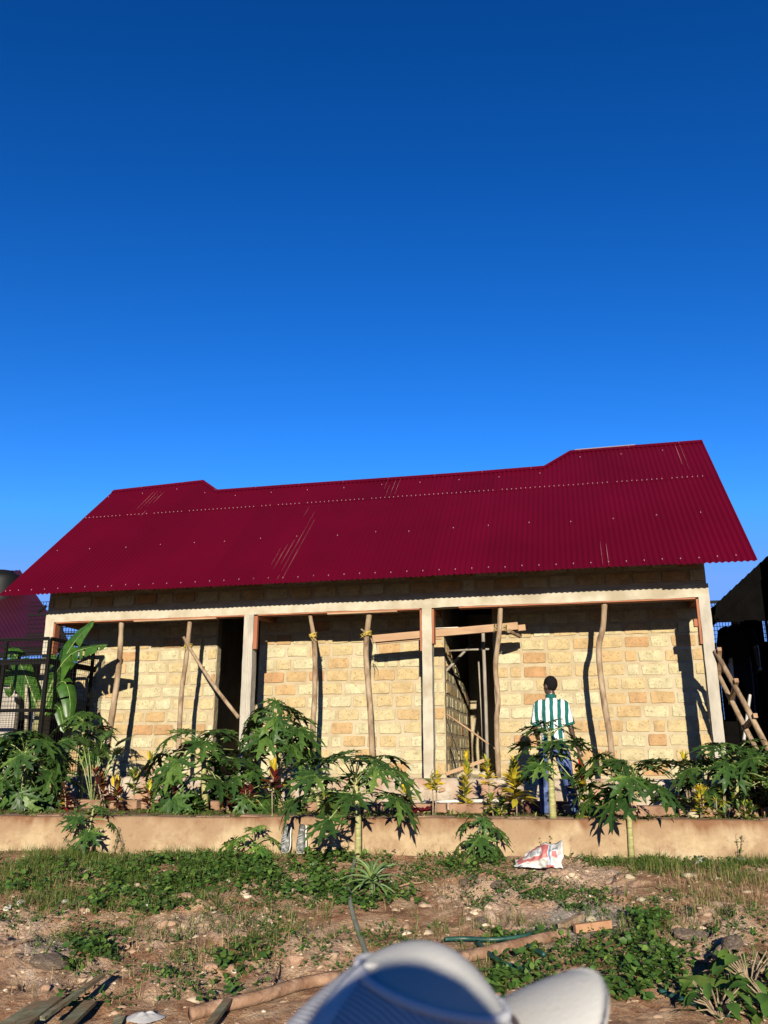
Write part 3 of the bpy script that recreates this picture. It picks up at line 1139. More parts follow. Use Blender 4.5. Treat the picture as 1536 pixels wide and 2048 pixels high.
for (x, y, xe, ye) in ((272, 1020, 306, 984), (280, 1020, 314, 984), (288, 1014, 322, 984), (300, 1008, 330, 985), (278, 1034, 290, 1022),
                       (555, 1140, 640, 1025), (548, 1136, 585, 1090), (560, 1130, 600, 1080), (566, 1142, 606, 1085), (575, 1118, 625, 1050), (590, 1105, 632, 1040),
                       (604, 1036, 618, 1014), (560, 1160, 572, 1140), (545, 1128, 568, 1098), (782, 990, 800, 960), (775, 990, 790, 962), (770, 978, 778, 962), (790, 988, 804, 960),
                       (1216, 1132, 1200, 1085), (1222, 1132, 1206, 1090), (1380, 940, 1366, 890), (1364, 930, 1356, 890)):
    scratch(x, y, xe, ye, random.uniform(.0025, .006))
    scratch(x + random.uniform(-7, 7), y + random.uniform(-3, 3), x + (xe - x) * random.uniform(.3, .7), y + (ye - y) * random.uniform(.3, .7), random.uniform(.002, .004))
o = build('roof_scratches', mb, M_SCRATCH, roof)
tag(o, kind='stuff')

# ------------------------------------------------------------------ prop poles
GP = 'rough tree poles propping the beam'


def pole(pts, r0, r1, label, Y=YC + 0.09, mat=None, name='prop_pole', group=GP, ztop=None, zbot=None, n=9, wob=0.012, Ys=None):
    P = []
    for i, (x, y) in enumerate(pts):
        P.append(onY(x, y, Ys[i] if Ys else Y))
    if ztop is not None:
        P[0].z = ztop
    if zbot is not None:
        P[-1].z = zbot
    # resample
    S = [p for p in P]
    out = []
    K = 26
    for i in range(K + 1):
        t = i / K * (len(S) - 1)
        a = int(min(t, len(S) - 2))
        f = t - a
        p0, p1, p2, p3 = S[max(a - 1, 0)], S[a], S[a + 1], S[min(a + 2, len(S) - 1)]
        q = 0.5 * ((2 * p1) + (p2 - p0) * f + (2 * p0 - 5 * p1 + 4 * p2 - p3) * f * f + (3 * p1 - p0 - 3 * p2 + p3) * f ** 3)
        out.append(q)
    rad = []
    sd = random.random() * 50
    for i, q in enumerate(out):
        rr = (r0 + (r1 - r0) * i / K) * .9
        rad.append(rr * (1 + 0.14 * mnoise.noise(Vector((i * 0.55, sd, 0)))))
    mb = MB().tube(out, rad, n)
    base = out[-1]
    t = thing(name, label, 'pole', base, group)
    build('pole_stem', mb, mat or M_POLE, t, smooth=True)
    return t, out


def rope_tie(t, x, y, Y, r=0.05, mat=None, turns=4, tail=True):
    c = onY(x, y, Y)
    mb = MB()
    for k in range(turns):
        pts = []
        tilt = random.uniform(-.5, .5)
        for a in range(13):
            th = 2 * math.pi * a / 12
            rr = r + random.uniform(0, .006)
            pts.append(c + Vector((rr * math.cos(th), rr * math.sin(th), (k - turns / 2) * 0.013 + tilt * r * math.cos(th))))
        mb.tube(pts, 0.006, 5)
    if tail:
        for k in range(3):
            a = c + Vector((random.uniform(-r, r), -r, 0))
            mb.tube([a, a + Vector((random.uniform(-.05, .05), -.02, random.uniform(-.04, .03))), a + Vector((random.uniform(-.09, .07), -.02, random.uniform(-.12, -.02)))], 0.004, 4)
    build('rope_tie', mb, mat or M_ROPE, t, smooth=True)


bt = BEAM_Z0 - 0.021
pole([(243, 1246), (238, 1330), (226, 1420), (205, 1545)], 0.043, 0.058, 'crooked pole under the beam left of the leftmost doorway, nearest the banana plant', ztop=bt, zbot=0)
t, _ = pole([(380, 1244), (372, 1320), (362, 1400), (356, 1545)], 0.040, 0.042, 'pole under the beam beside the leftmost doorway with a slanting stick tied to it', ztop=bt, zbot=0)
rope_tie(t, 377, 1291, YC + 0.07, 0.055)
pole([(367, 1274), (389, 1312), (430, 1374), (478, 1436)], 0.024, 0.034, 'thin slanting stick tied across the prop beside the leftmost doorway', Y=YC - 0.0, group='slanting sticks', mat=M_POLE)
t, _ = pole([(620, 1229), (629, 1290), (630, 1380), (626, 1460), (628, 1548)], 0.034, 0.055, 'pole with a yellow rope tie between the second column and the trestle plank', ztop=bt, zbot=0)
rope_tie(t, 626, 1270, YC + 0.06, 0.055)
t, _ = pole([(739, 1227), (732, 1300), (739, 1400), (747, 1548)], 0.046, 0.046, 'stout speckled pole holding the left end of the raised plank', ztop=bt, zbot=0)
rope_tie(t, 735, 1267, YC + 0.07, 0.06)
build('side_branch', MB().tube([onY(735, 1268, YC + .08), onY(722, 1258, YC + .05)], [0.02, 0.012], 7), M_POLE, t, smooth=True)
build('bark_strips', MB().tube([onY(742, 1276, YC + .02), onY(746, 1290, YC), onY(745, 1306, YC + .02)], [0.008, 0.006, 0.002], 5).tube([onY(745, 1278, YC + .02), onY(752, 1288, YC), onY(754, 1302, YC + .02)], [0.006, 0.005, 0.002], 5), M_POLE, t)
t, _ = pole([(1001, 1218), (998, 1270), (991, 1330), (996, 1400), (993, 1450), (997, 1548)], 0.040, 0.040, 'wavy pale pole beside the open doorway holding the right end of the plank', ztop=bt, zbot=0)
rope_tie(t, 1001, 1256, YC + 0.20, 0.085, M_STRAW_ROPE, 6)
pole([(1209, 1208), (1206, 1255), (1197, 1300), (1206, 1390), (1219, 1470), (1228, 1552)], 0.044, 0.046, 'bent S shaped pole under the beam at the right of the man', ztop=bt, zbot=0)

# plank on the poles
def plank_px(name, label, a, b, w, h, Y, mat, group=None, cat='plank', Yb=None):
    A, B = onY(*a, Y), onY(*b, Yb or Y)
    mb = MB()
    n = 14
    prev = None
    t = (B - A).normalized()
    for i in range(n):
        pass
    mb.beam(A, B, w, h)
    o = build(name, mb, mat)
    return tag(o, label, cat, group)


plank_px('plank', 'long thick plank lashed to the poles across the middle column', (746, 1278), (1036, 1252), 0.07, 0.105, YC + 0.27, M_TIMBER)
plank_px('plank', 'short plank end sticking out beyond the lashed pole beside the doorway', (1010, 1259), (1051, 1255), 0.05, 0.085, YC + 0.36, M_TIMBER)
plank_px('batten', 'pale thin batten running just below the lashed plank left of the middle column', (752, 1287), (842, 1278), 0.05, 0.03, YC + 0.31, M_TIMBER, cat='batten')
plank_px('batten', 'whitewashed batten lying on the lashed plank right of the middle column', (868, 1257), (917, 1255), 0.05, 0.012, YC + 0.27, M_STONE_WHITE, cat='batten')
o = tag(build('crosspiece', MB().tube([onY(1018, 1262, YC + .2), onY(1040, 1272, YC + .55)], [0.03, 0.035], 7), M_POLE), 'short stub of round wood lashed under the plank end', 'stick')

# inside the doorway
def rod(name, label, a, b, r, Y, mat, Yb=None, cat='stick', group=None, r2=None):
    o = build(name, MB().tube([onY(*a, Y), (onY(*a, Y) + onY(*b, Yb or Y)) / 2 + Vector((0.006, 0, 0.006)), onY(*b, Yb or Y)], [r, (r + (r2 or r)) / 2, r2 or r], 7), mat, smooth=True)
    return tag(o, label, cat, group)


rod('bamboo_pole', 'upright bamboo pole standing just inside the open doorway', (966, 1265), (976, 1562), 0.026, YW - 0.10, M_POLE_GREY, YW - 0.10)
rod('bamboo_pole', 'thinner upright stick behind the bamboo pole in the open doorway', (957, 1320), (968, 1545), 0.013, YW + 0.35, M_POLE_GREY, YW + 0.35)
rod('bamboo_pole', 'slanting stick rising through the upper part of the open doorway', (892, 1342), (948, 1283), 0.022, YW + 0.25, M_POLE_GREY, YW + 0.6)
rod('batten', 'level batten across the dark upper part of the open doorway', (897, 1302), (990, 1298), 0.016, YW + 0.45, M_POLE_GREY, YW + 0.45, cat='batten')
rod('stick', 'thin pale stick slanting down across the open doorway and tied at the pole', (893, 1428), (993, 1500), 0.013, YW - 0.12, M_TIMBER, YW - 0.12)
rod('stick', 'dark thin rod leaning on the partition inside the doorway', (893, 1478), (912, 1536), 0.010, YW + 0.5, M_BLACK, YW + 0.2)
plank_px('plank', 'yellowish board lying aslant across the doorway threshold', (892, 1548), (970, 1520), 0.03, 0.05, YW - 0.02, M_TIMBER)


# ------------------------------------------------------------------ left side: neighbour house, tank, fences, cage
YN = 20.0
nh = thing('neighbour_house', 'neighbouring house with a dull maroon corrugated roof seen past the left end column', 'house', onY(40, 1470, YN))


def far_roof(px_corners, Y0, mat, parent, name, pitch=R(32), wave=0.076):
    """corrugated slope through photo corners: eave left, eave right, top right, top left"""
    e0, e1 = onY(*px_corners[0], Y0), onY(*px_corners[1], Y0)
    zE = (e0.z + e1.z) / 2
    tp = math.tan(pitch)

    def hit(x, y):
        r = ray(x, y)
        s = (zE - tp * Y0 - CAM.z) / (r.z - tp * r.y)
        return CAM + r * s
    t1, t0 = hit(*px_corners[2]), hit(*px_corners[3])
    n = 200
    nr = Vector((0, -math.sin(pitch), math.cos(pitch)))
    V, F = [], []
    for i in range(n + 1):
        f = i / n
        a = e0.lerp(e1, f)
        b = t0.lerp(t1, f)
        for j in range(3):
            p = a.lerp(b, j / 2)
            V.append(p + nr * 0.012 * math.cos(i * math.pi / 2))
    for i in range(n):
        for j in range(2):
            F.append((i * 3 + j, (i + 1) * 3 + j, (i + 1) * 3 + j + 1, i * 3 + j + 1))
    return build(name, MB().add(V, F), mat, parent, smooth=True), e0, e1, t0, t1


_, e0, e1, t0, t1 = far_roof([(-260, 1330), (140, 1292), (40, 1140), (-330, 1165)], YN, M_ROOF_OLD, nh, 'roof')
build('wall', MB().lohi((e0.x, YN + 0.6, TER_Z), (e1.x - 0.35, YN + 5, e0.z - 0.1)), M_SHADE_BLACK, nh)
build('fascia', MB().beam(e0 + Vector((0, -.01, -.08)), e1 + Vector((0, -.01, -.08)), 0.03, 0.16), M_BLACK, nh)
p = onY(92, 1330, YN - 0.2)
build('veranda_post', MB().lohi((p.x - .05, p.y, TER_Z), (p.x + .05, p.y + .1, e1.z - .16)), M_BLACK, nh)

# water tank on the left
YT = 24.0
c = onY(8, 1150, YT)
tk = thing('water_tank', 'black plastic water tank with a domed ribbed lid showing over the neighbour roof', 'water tank', (c.x, YT, c.z - 1.6))
mb = MB()
rt = 0.62
prof = [(rt, -1.6), (rt, -0.9), (rt * 1.03, -0.85), (rt, -0.8), (rt, -0.25), (rt * .98, -0.14), (rt * .86, -0.02), (rt * .55, 0.07), (rt * .5, 0.12), (0.02, 0.13)]
n = 36
V = [(c.x + r * math.cos(2 * math.pi * k / n), YT + r * math.sin(2 * math.pi * k / n), c.z + z) for r, z in prof for k in range(n)]
F = [(j * n + k, j * n + (k + 1) % n, (j + 1) * n + (k + 1) % n, (j + 1) * n + k) for j in range(len(prof) - 1) for k in range(n)]
build('tank_body', mb.add(V, F), M_TANK, tk, smooth=True)
# tower legs under the tank
twr = thing('tank_tower', 'dark steel stand carrying the water tank behind the neighbour roof', 'stand', (c.x, YT, TER_Z))
for sx in (-.55, .55):
    for sy in (-.55, .55):
        build('leg', MB().beam((c.x + sx, YT + sy, TER_Z), (c.x + sx, YT + sy, c.z - 1.66), .08, .08, (0, 1, 0)), M_BLACK, twr)
build('platform', MB().lohi((c.x - .7, YT - .7, c.z - 1.66), (c.x + .7, YT + .7, c.z - 1.6)), M_BLACK, twr)


def wire_panel(name, label, P00, P10, P11, P01, nx, ny, r, parent=None, mat=None, cat=None, skew=0):
    P00, P10, P11, P01 = map(Vector, (P00, P10, P11, P01))
    mb = MB()
    for i in range(nx + 1):
        mb.tube([P00.lerp(P10, i / nx), P01.lerp(P11, i / nx)], r, 4, cap=False)
    for j in range(ny + 1):
        mb.tube([P00.lerp(P01, j / ny), P10.lerp(P11, j / ny)], r, 4, cap=False)
    o = build(name, mb, mat or M_BLACK, parent)
    if cat:
        tag(o, label, cat)
    return o


# mesh fence seen through the left end of the veranda
YF = 18.6
mf = thing('mesh_fence', 'black wire mesh fence against the sky behind the left end of the veranda', 'fence', onZ(130, 1580, TER_Z))
a, b = onY(60, 1205, YF), onY(260, 1240, YF)
b.z = a.z
wire_panel('wire_mesh', None, (a.x, YF, TER_Z), (b.x, YF, TER_Z), b, a, 36, 40, 0.008, mf)
for (x0, y0, x1, y1) in ((122, 1245, 128, 1500),):
    build('fence_post', MB().tube([onY(x0, y0, YF), onY(x0 + 6, 1300, YF), onY(x1, y1, YF)], 0.035, 6), M_BLACK, mf)
for yy in (1228, 1268):
    q = onY(130, yy, YF)
    build('fence_rail', MB().beam((a.x, YF, q.z), (b.x, YF, q.z), .04, .05), M_BLACK, mf)
build('fence_stay', MB().tube([onY(112, 1240, YF), onY(127, 1268, YF), onY(150, 1320, YF)], 0.04, 6), M_BLACK, mf)
build('fence_stay', MB().tube([onY(76, 1224, YF), onY(92, 1212, YF)], 0.04, 6), M_BLACK, mf)

# cage of black steel and mesh at the left edge
YG = 11.35
cg = thing('steel_cage', 'black steel frame cage covered with welded mesh at the left end of the terrace', 'cage', onY(60, 1600, YG))


def gpt(x, y, Y=YG):
    return onY(x, y, Y)


zt = gpt(98, 1277).z
A, B = gpt(-80, 1277), gpt(101, 1277)
Lb = Vector((B.x, YG, TER_Z))
Rk = 1.3
for (x, y, w) in ((B.x, YG, .05), (A.x, YG, .05), (gpt(12, 1300).x, YG + .0, .045), (B.x - .06, YG + Rk, .045), (A.x, YG + Rk, .045)):
    build('cage_post', MB().lohi((x - w / 2, y - w / 2, TER_Z), (x + w / 2, y + w / 2, zt)), M_BLACK, cg)
for yy, w in ((1277, .05), (1322, .085), (1420, .05)):
    z = gpt(98, yy).z
    build('cage_rail', MB().lohi((A.x, YG - .02, z - w / 2), (B.x - .026, YG + .02, z + w / 2)), M_BLACK, cg)
    build('cage_rail', MB().lohi((B.x - .02, YG + .026, z - w / 2), (B.x + .02, YG + Rk, z + w / 2)), M_BLACK, cg)
build('cage_rail', MB().lohi((A.x, YG + Rk - .02, zt - .03), (B.x, YG + Rk + .02, zt + .03)), M_BLACK, cg)
build('cage_brace', MB().beam((A.x, YG, zt - .03), (B.x - .3, YG + Rk, zt - .03), .03, .03), M_BLACK, cg)
z0 = gpt(98, 1480).z
wire_panel('welded_mesh', None, (A.x, YG - .03, TER_Z), (B.x, YG - .03, TER_Z), (B.x, YG - .03, zt), (A.x, YG - .03, zt), 30, 36, 0.0028, cg)
wire_panel('welded_mesh', None, (B.x + .03, YG, TER_Z), (B.x + .03, YG + Rk, TER_Z), (B.x + .03, YG + Rk, zt), (B.x + .03, YG, zt), 22, 36, 0.0028, cg)
# pale panel behind the mesh
a, b = gpt(-70, 1366, YG + .9), gpt(37, 1366, YG + .9)
o = build('rendered_wall', rough_prism(a.x, b.x, YG + .9, YG + 1.0, TER_Z, a.z, 20, 20, 0.01, 51), M_GREYWALL, fix=True)
tag(o, 'pale rendered low wall standing inside the black mesh cage', 'wall')
o = build('pipe', MB().tube([gpt(66, 1424, YG + .5), gpt(64, 1520, YG + .5)], 0.03, 8), mat_flat('white_pvc', (0.55, 0.53, 0.48), .4), smooth=True)
tag(o, 'short white pipe standing beside the banana trunk behind the mesh', 'pipe')

# dark boards between the cage and the house
a, b = onY(40, 1330, 14.2), onY(140, 1330, 14.2)
sw = thing('dark_fence', 'dark shaded board fence closing the gap left of the house', 'fence', (a.x, 14.2, TER_Z))
nb = 14
for i in range(nb):
    x0 = a.x - 1.2 + (b.x - a.x + 1.2) * i / nb
    x1 = a.x - 1.2 + (b.x - a.x + 1.2) * (i + 0.94) / nb
    build('board', MB().lohi((x0, 14.2 + random.uniform(0, .015), TER_Z), (x1, 14.225 + random.uniform(0, .015), onY(90, 1325, 14.2).z + random.uniform(-.06, .06))), M_SHADE_BLACK, sw)

# ------------------------------------------------------------------ right side: shed, mesh, ladder
sh = thing('open_shed', 'open shed coloured black for its shade with a sloping roof beyond the right end of the house', 'shed', (3.4, 14, TER_Z))
Ys0, Ys1 = 12.9, 19.0
q0 = onY(1424, 1216, Ys0)
q1 = onY(1536, 1112, Ys0)
dx, dz = q1.x - q0.x, q1.z - q0.z
V, F = [], []
n = 220
LX = 5.0
for i in range(n + 1):
    f = i / n * LX / dx
    wv = 0.014 * math.cos(i * math.pi / 2)
    for yy in (Ys0, Ys1):
        V.append((q0.x + dx * f, yy, q0.z + dz * f + wv))
for i in range(n):
    F.append((i * 2, i * 2 + 1, i * 2 + 3, i * 2 + 2))
build('roof', MB().add(V, F), M_SHADE_BLACK, sh, smooth=True)
build('verge_board', MB().beam(q0 + Vector((0.02, .03, -.10)), q0 + Vector((dx, 0, dz)) * (LX / dx) + Vector((0, .03, -.10)), 0.03, 0.18), M_SHADE_BLACK, sh)
build('eave_board', MB().beam((q0.x + .03, Ys0, q0.z - .09), (q0.x + .03, Ys1, q0.z - .09), 0.03, 0.16), M_SHADE_BLACK, sh)
for yy in (13.2, 15.2, 17.2):
    build('rafter', MB().beam((q0.x + .08, yy, q0.z - .04), (q0.x + LX - .2, yy, q0.z - .04 + dz / dx * (LX - .28)), .06, .12), M_SHADE_BLACK, sh)
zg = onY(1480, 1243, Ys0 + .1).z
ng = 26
for i in range(ng):  # boards added to fill the gable with black in place of shade
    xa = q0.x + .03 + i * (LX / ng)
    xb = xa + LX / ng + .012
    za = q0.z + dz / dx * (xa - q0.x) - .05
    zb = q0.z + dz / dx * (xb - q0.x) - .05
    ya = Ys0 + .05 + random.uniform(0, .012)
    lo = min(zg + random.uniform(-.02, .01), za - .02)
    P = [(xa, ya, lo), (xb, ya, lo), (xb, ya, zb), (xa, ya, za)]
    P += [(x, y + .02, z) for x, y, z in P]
    build('gable_shade_board', MB().add(P, [(0, 1, 2, 3), (7, 6, 5, 4), (0, 4, 5, 1), (1, 5, 6, 2), (2, 6, 7, 3), (3, 7, 4, 0)]), M_SHADE_BLACK, sh)
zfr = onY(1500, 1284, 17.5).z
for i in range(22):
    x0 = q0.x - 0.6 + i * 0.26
    build('board', MB().lohi((x0, 17.5 + random.uniform(0, .02), TER_Z), (x0 + .25, 17.53 + random.uniform(0, .02), zfr)), M_SHADE_BLACK, sh)
fx = onY(1519, 1300, 14.6).x
build('post', MB().lohi((fx - .10, 14.5, TER_Z), (fx + .04, 14.7, q0.z + .6)), M_SHADE_BLACK, sh)
fx2 = onY(1490, 1300, 17.3).x
build('post', MB().lohi((fx2 - .05, 17.2, TER_Z), (fx2 + .35, 17.3, q0.z + .6)), M_SHADE_BLACK, sh)
# boarding added out of view to the right, to keep the shed in shade
for i in range(12):
    x0 = 2.75 + i * 0.26
    build('board', MB().lohi((x0, 12.35 + random.uniform(0, .02), TER_Z), (x0 + .25, 12.38 + random.uniform(0, .02), 3.2 + .2 * i)), M_SHADE_BLACK, sh)
build('low_wall', MB().lohi((1.75, 14.9, TER_Z), (5.5, 15.05, onY(1480, 1440, 14.9).z)), M_SHADE_BLACK, sh)

YM = 19.6
fm2 = thing('mesh_fence', 'fine wire mesh fence against the sky behind the open shed', 'fence', onZ(1450, 1580, TER_Z))
a, b = onY(1400, 1205, YM), onY(1600, 1205, YM)
wire_panel('wire_mesh', None, (a.x, YM, TER_Z), (b.x, YM, TER_Z), (b.x, YM, a.z), a, 34, 44, 0.006, fm2)
build('fence_rail', MB().beam((a.x, YM, a.z), (b.x, YM, a.z), .05, .06), M_BLACK, fm2)
for xx in (1409, 1532):
    q = onY(xx, 1240, YM)
    build('fence_post', MB().lohi((q.x - .03, YM - .03, TER_Z), (q.x + .03, YM + .03, a.z)), M_BLACK, fm2)

# ladder of round poles
ld = thing('ladder', 'homemade ladder of two round poles with square rungs leaning on the right end column', 'ladder', onY(1520, 1560, YC - .2))
la0, la1 = onY(1430, 1301, YC - 0.02), onY(1560, 1545, YC - 0.55)
lb0, lb1 = onY(1432, 1340, YC + 0.38), onY(1518, 1510, YC - 0.02)
build('side_rail', MB().tube([la0, (la0 + la1) / 2 + Vector((.01, 0, .01)), la1], [.03, .036, .04], 9), M_POLE, ld, smooth=True)
build('side_rail', MB().tube([lb0, (lb0 + lb1) / 2, lb1], [.03, .034, .036], 9), M_POLE, ld, smooth=True)
for (xx, yy, tt) in ((1436, 1299, .035), (1474, 1364, .30), (1514, 1432, .58)):
    A = la0.lerp(la1, tt)
    B = lb0.lerp(lb1, min(1, tt * 1.15 + .02))
    d = (A - B).normalized()
    build('rung', MB().beam(B - d * .1, A + d * .10 + Vector((0.035, -.0, .01)), .05, .055), M_TIMBER, ld)
o = tag(build('stick', MB().tube([onY(1500, 1390, YC + .9), onY(1488, 1480, YC + .6)], .02, 6), mat_flat('white_stick', (.45, .43, .4), .6)), 'white stick standing in the dark behind the ladder', 'stick')

# ------------------------------------------------------------------ kerb of blocks and things on the terrace
kb = thing('block_kerb', 'single low course of reddish blocks laid loose along the terrace', 'kerb', (WL.x, 10.9, TER_Z))
M_KERB = mat_noise('red_block', (0.30, 0.17, 0.10), (0.42, 0.27, 0.17), 6, 0.9, 0.5, 30, c3=(0.2, 0.11, 0.065), s3=3)
KB = [block_mesh('block', .42, .13, .14, 70 + i, 1.4, M_KERB) for i in range(4)]
x = WL.x - .6
i = 0
while x < 3.0:
    if not (onY(1062, 1610, 10.9).x < x + .2 < onY(1110, 1610, 10.9).x):
        inst('block', KB[i % 4], kb, (x + .21, 11.0 + random.uniform(-.03, .03), TER_Z + .062), Matrix.Rotation(random.uniform(-.06, .06), 3, 'Z'), (1, 1, random.uniform(.9, 1.05)))
    x += .42 + random.uniform(.01, .06)
    i += 1
kf = thing('block_kerb', 'flat row of earth stained blocks sunk behind the retaining wall edge', 'kerb', (WL.x, 10.2, TER_Z - .05))
x = WL.x - .6
while x < 3.0:
    inst('block', KB[i % 4], kf, (x + .21, wallY(x) + .50 + random.uniform(-.02, .02), TER_Z - .02), Matrix.Rotation(random.uniform(-.05, .05), 3, 'Z'), (1, 1, random.uniform(.7, .9)))
    x += .43 + random.uniform(.01, .12)
    i += 1

# folded red roof offcuts and a white pipe
mb = MB()
def crumple(P, w, amp, seed):
    mb = MB()
    V, F = [], []
    nn = 14
    for i in range(nn + 1):
        for j in range(4):
            p = Vector(P[0]).lerp(Vector(P[1]), i / nn) + Vector((0, 1, .25)) * (w * j / 3)
            p += Vector((0, 0, amp * mnoise.noise(Vector((i * .6, j * .9, seed)))))
            V.append(p)
    for i in range(nn):
        for j in range(3):
            F.append((i * 4 + j, (i + 1) * 4 + j, (i + 1) * 4 + j + 1, i * 4 + j + 1))
    return mb.add(V, F)


o = build('roof_offcut', crumple((onY(790, 1626, 10.75), onY(862, 1618, 10.75)), .25, .06, 3), M_ROOF)
o.modifiers.new('t', 'SOLIDIFY').thickness = .004
tag(o, 'bent dark red metal roofing offcut lying on the terrace below the middle column', 'metal sheet')
o = build('roof_offcut', crumple((onY(822, 1616, 10.95), onY(856, 1608, 10.95)), .2, .05, 8), mat_flat('white_sheet_back', (.55, .5, .45), .5))
o.modifiers.new('t', 'SOLIDIFY').thickness = .004
tag(o, 'pale underside of a roofing offcut beside the red one on the terrace', 'metal sheet')
o = tag(build('pipe', MB().tube([onY(856, 1606, 11.1), onY(893, 1603, 11.1), onY(1010, 1601, 11.1)], .022, 9), mat_flat('white_pipe', (.6, .57, .5), .4), smooth=True), 'white plastic pipe lying on the blocks below the open doorway', 'pipe')
o = tag(build('plank', MB().lohi((onY(1045, 1612, 11.2).x, 11.2, TER_Z), (onY(1150, 1612, 11.2).x, 11.4, TER_Z + .14)), mat_noise('dark_red_timber', (.10, .03, .02), (.18, .07, .04), 6, .8, .2, 40)), 'dark red timber baulk lying on the terrace behind the man', 'plank')

# rubble in the doorway and at the foundation
def stone_mesh(seed, flat=1.0, mat=None, jag=0.35):
    bm = bmesh.new()
    bmesh.ops.create_icosphere(bm, subdivisions=2, radius=1)
    rnd = random.Random(seed)
    planes = [(Vector((rnd.gauss(0, 1), rnd.gauss(0, 1), rnd.gauss(0, 1))).normalized(), rnd.uniform(.55, .9)) for _ in range(11)]
    for v in bm.verts:
        p = v.co.copy()
        for nn, d in planes:
            k = p.dot(nn)
            if k > d:
                p -= nn * (k - d)
        p *= 1 + jag * .35 * mnoise.noise(p * 2.2 + Vector((seed, 0, 0)))
        p.z *= flat
        v.co = p
    me = bpy.data.meshes.new('stone')
    bm.to_mesh(me)
    bm.free()
    me.materials.append(mat or M_STONE)
    return me


for (x, y, Y, s, l) in ((926, 1553, YC + .25, .10, 'pale rubble stone at the left side of the doorway threshold'), (948, 1549, YC + .3, .13, 'largest pale rubble stone in the doorway threshold'),
                        (975, 1552, YC + .25, .11, 'pale rubble stone at the right side of the doorway threshold'), (976, 1604, 11.0, .075, 'cream stone lying on the white pipe end below the doorway'),
                        (884, 1580, YC - .12, .06, 'reddish stone bedded in the foundation right of the middle column'), (1385, 1630, 10.5, .06, 'pale stone on the terrace near the right crotons')):
    o = inst('stone', stone_mesh(int(x), .8, M_STONE_PINK if 'reddish' in l else M_STONE), None, onY(x, y, Y), Matrix.Rotation(x, 3, 'Z'), (s * 1.2, s, s * .9))
    tag(o, l, 'stone')

# ------------------------------------------------------------------ plants
def leaf_papaya(seed, droop=0.5):
    """palmate leaf with pinnate lobes; attached at the origin, points along +X, upper side +Z"""
    rnd = random.Random(seed)
    V, F = [], []
    angs = [0, 34, -34, 70, -70, 108, -108, 146, -146]
    lens = [1.0, .95, .95, .82, .82, .62, .62, .42, .42]
    prof = [(0.0, .05), (.18, .075), (.31, .07), (.52, .255), (.45, .085), (.60, .08), (.80, .22), (.71, .07), (.86, .055), (1.0, 0.0)]
    mid = [0, .2, .33, .40, .47, .60, .66, .72, .86, 1.0]
    for a, l in zip(angs, lens):
        a = R(a + rnd.uniform(-6, 6))
        l = l * rnd.uniform(.88, 1.08)
        d = Vector((math.cos(a), math.sin(a), 0))
        s = Vector((-d.y, d.x, 0))
        o = len(V)
        fold = rnd.uniform(.15, .35)
        for (t, w), tm in zip(prof, mid):
            for sg in (-1, 0, 1):
                if sg == 0:
                    p = d * (tm * l)
                else:
                    ww = w * rnd.uniform(.8, 1.15) * (0.75 + .35 * l)
                    p = d * (min(1, t + rnd.uniform(-.02, .02)) * l) + s * (sg * ww * l)
                r = p.length
                z = -droop * r * r * .62 + (abs(sg) * w * fold * l)
                V.append((p.x * (1 - .12 * r * droop), p.y * (1 - .12 * r * droop), z + .02 * rnd.uniform(-1, 1) * r))
        m = len(prof)
        for i in range(m - 1):
            b = o + i * 3
            F += [(b, b + 3, b + 4, b + 1), (b + 1, b + 4, b + 5, b + 2)]
    me = bpy.data.meshes.new('leaf')
    me.from_pydata(V, [], F)
    return me


PAP = []
for i in range(6):
    me = leaf_papaya(i, (.25, .45, .6, .75, .5, .35)[i])
    me.materials.append(M_PAPAYA)
    PAP.append(me)
PAPY = []
for i in range(3):
    me = leaf_papaya(30 + i, .5)
    me.materials.append(M_PAPAYA_Y)
    PAPY.append(me)


def papaya(label, base, top, nleaf_, pet, size, r0=.03, young=False, elev=(60, -25), seed=0, lean=None, pitch=(15, 60), azs=None, drop=.2):
    rnd = random.Random(seed)
    nleaf = int(nleaf_ * 1.15)
    base, top = Vector(base), Vector(top)
    t = thing('papaya_tree', label, 'papaya tree', base, 'papaya plants along the terrace')
    mid = (base + top) / 2 + Vector((rnd.uniform(-.03, .03), 0, 0))
    P = [base - Vector((0, 0, .04)), base.lerp(mid, .5), mid, mid.lerp(top, .5), top]
    build('trunk', MB().tube(P, [r0 * 1.15, r0, r0 * .9, r0 * .75, r0 * .5], 9), M_PTRUNK, t, smooth=True)
    pool = PAPY if young else PAP
    a0 = rnd.uniform(0, 6.28)
    H = (top - base).length
    for i in range(nleaf):
        f = i / max(1, nleaf - 1)                 # 0 young at the tip .. 1 old
        az = a0 + i * 2.39996 + rnd.uniform(-.25, .25)
        if azs:
            az = R(rnd.choice(azs) + rnd.uniform(-25, 25))
        el = R(elev[0] + (elev[1] - elev[0]) * f + rnd.uniform(-8, 8))
        L = pet * (0.55 + .5 * min(1, f * 2.2)) * rnd.uniform(.85, 1.1)
        s = top - Vector((0, 0, min(H * .5, drop * f + .01 * i * .5)))
        d = Vector((math.cos(az) * math.cos(el), math.sin(az) * math.cos(el), math.sin(el)))
        e = s + d * L - Vector((0, 0, .10 * L))
        m = s + d * (L * .5) + Vector((0, 0, .03 * L))
        build('petiole', MB().tube([s, m, e], [.0085, .007, .006], 5), M_PETIOLE, t, smooth=True)
        pt = R(pitch[0] + (pitch[1] - pitch[0]) * f * .8 + rnd.uniform(-24, 16))
        rot = Matrix.Rotation(az, 3, 'Z') @ Matrix.Rotation(pt, 3, 'Y') @ Matrix.Rotation(R(rnd.uniform(-20, 20)), 3, 'X')
        inst('leaf', rnd.choice(pool), t, e, rot, size * 1.12 * (0.65 + .4 * min(1, f * 2.5)) * rnd.uniform(.85, 1.12))
    return t


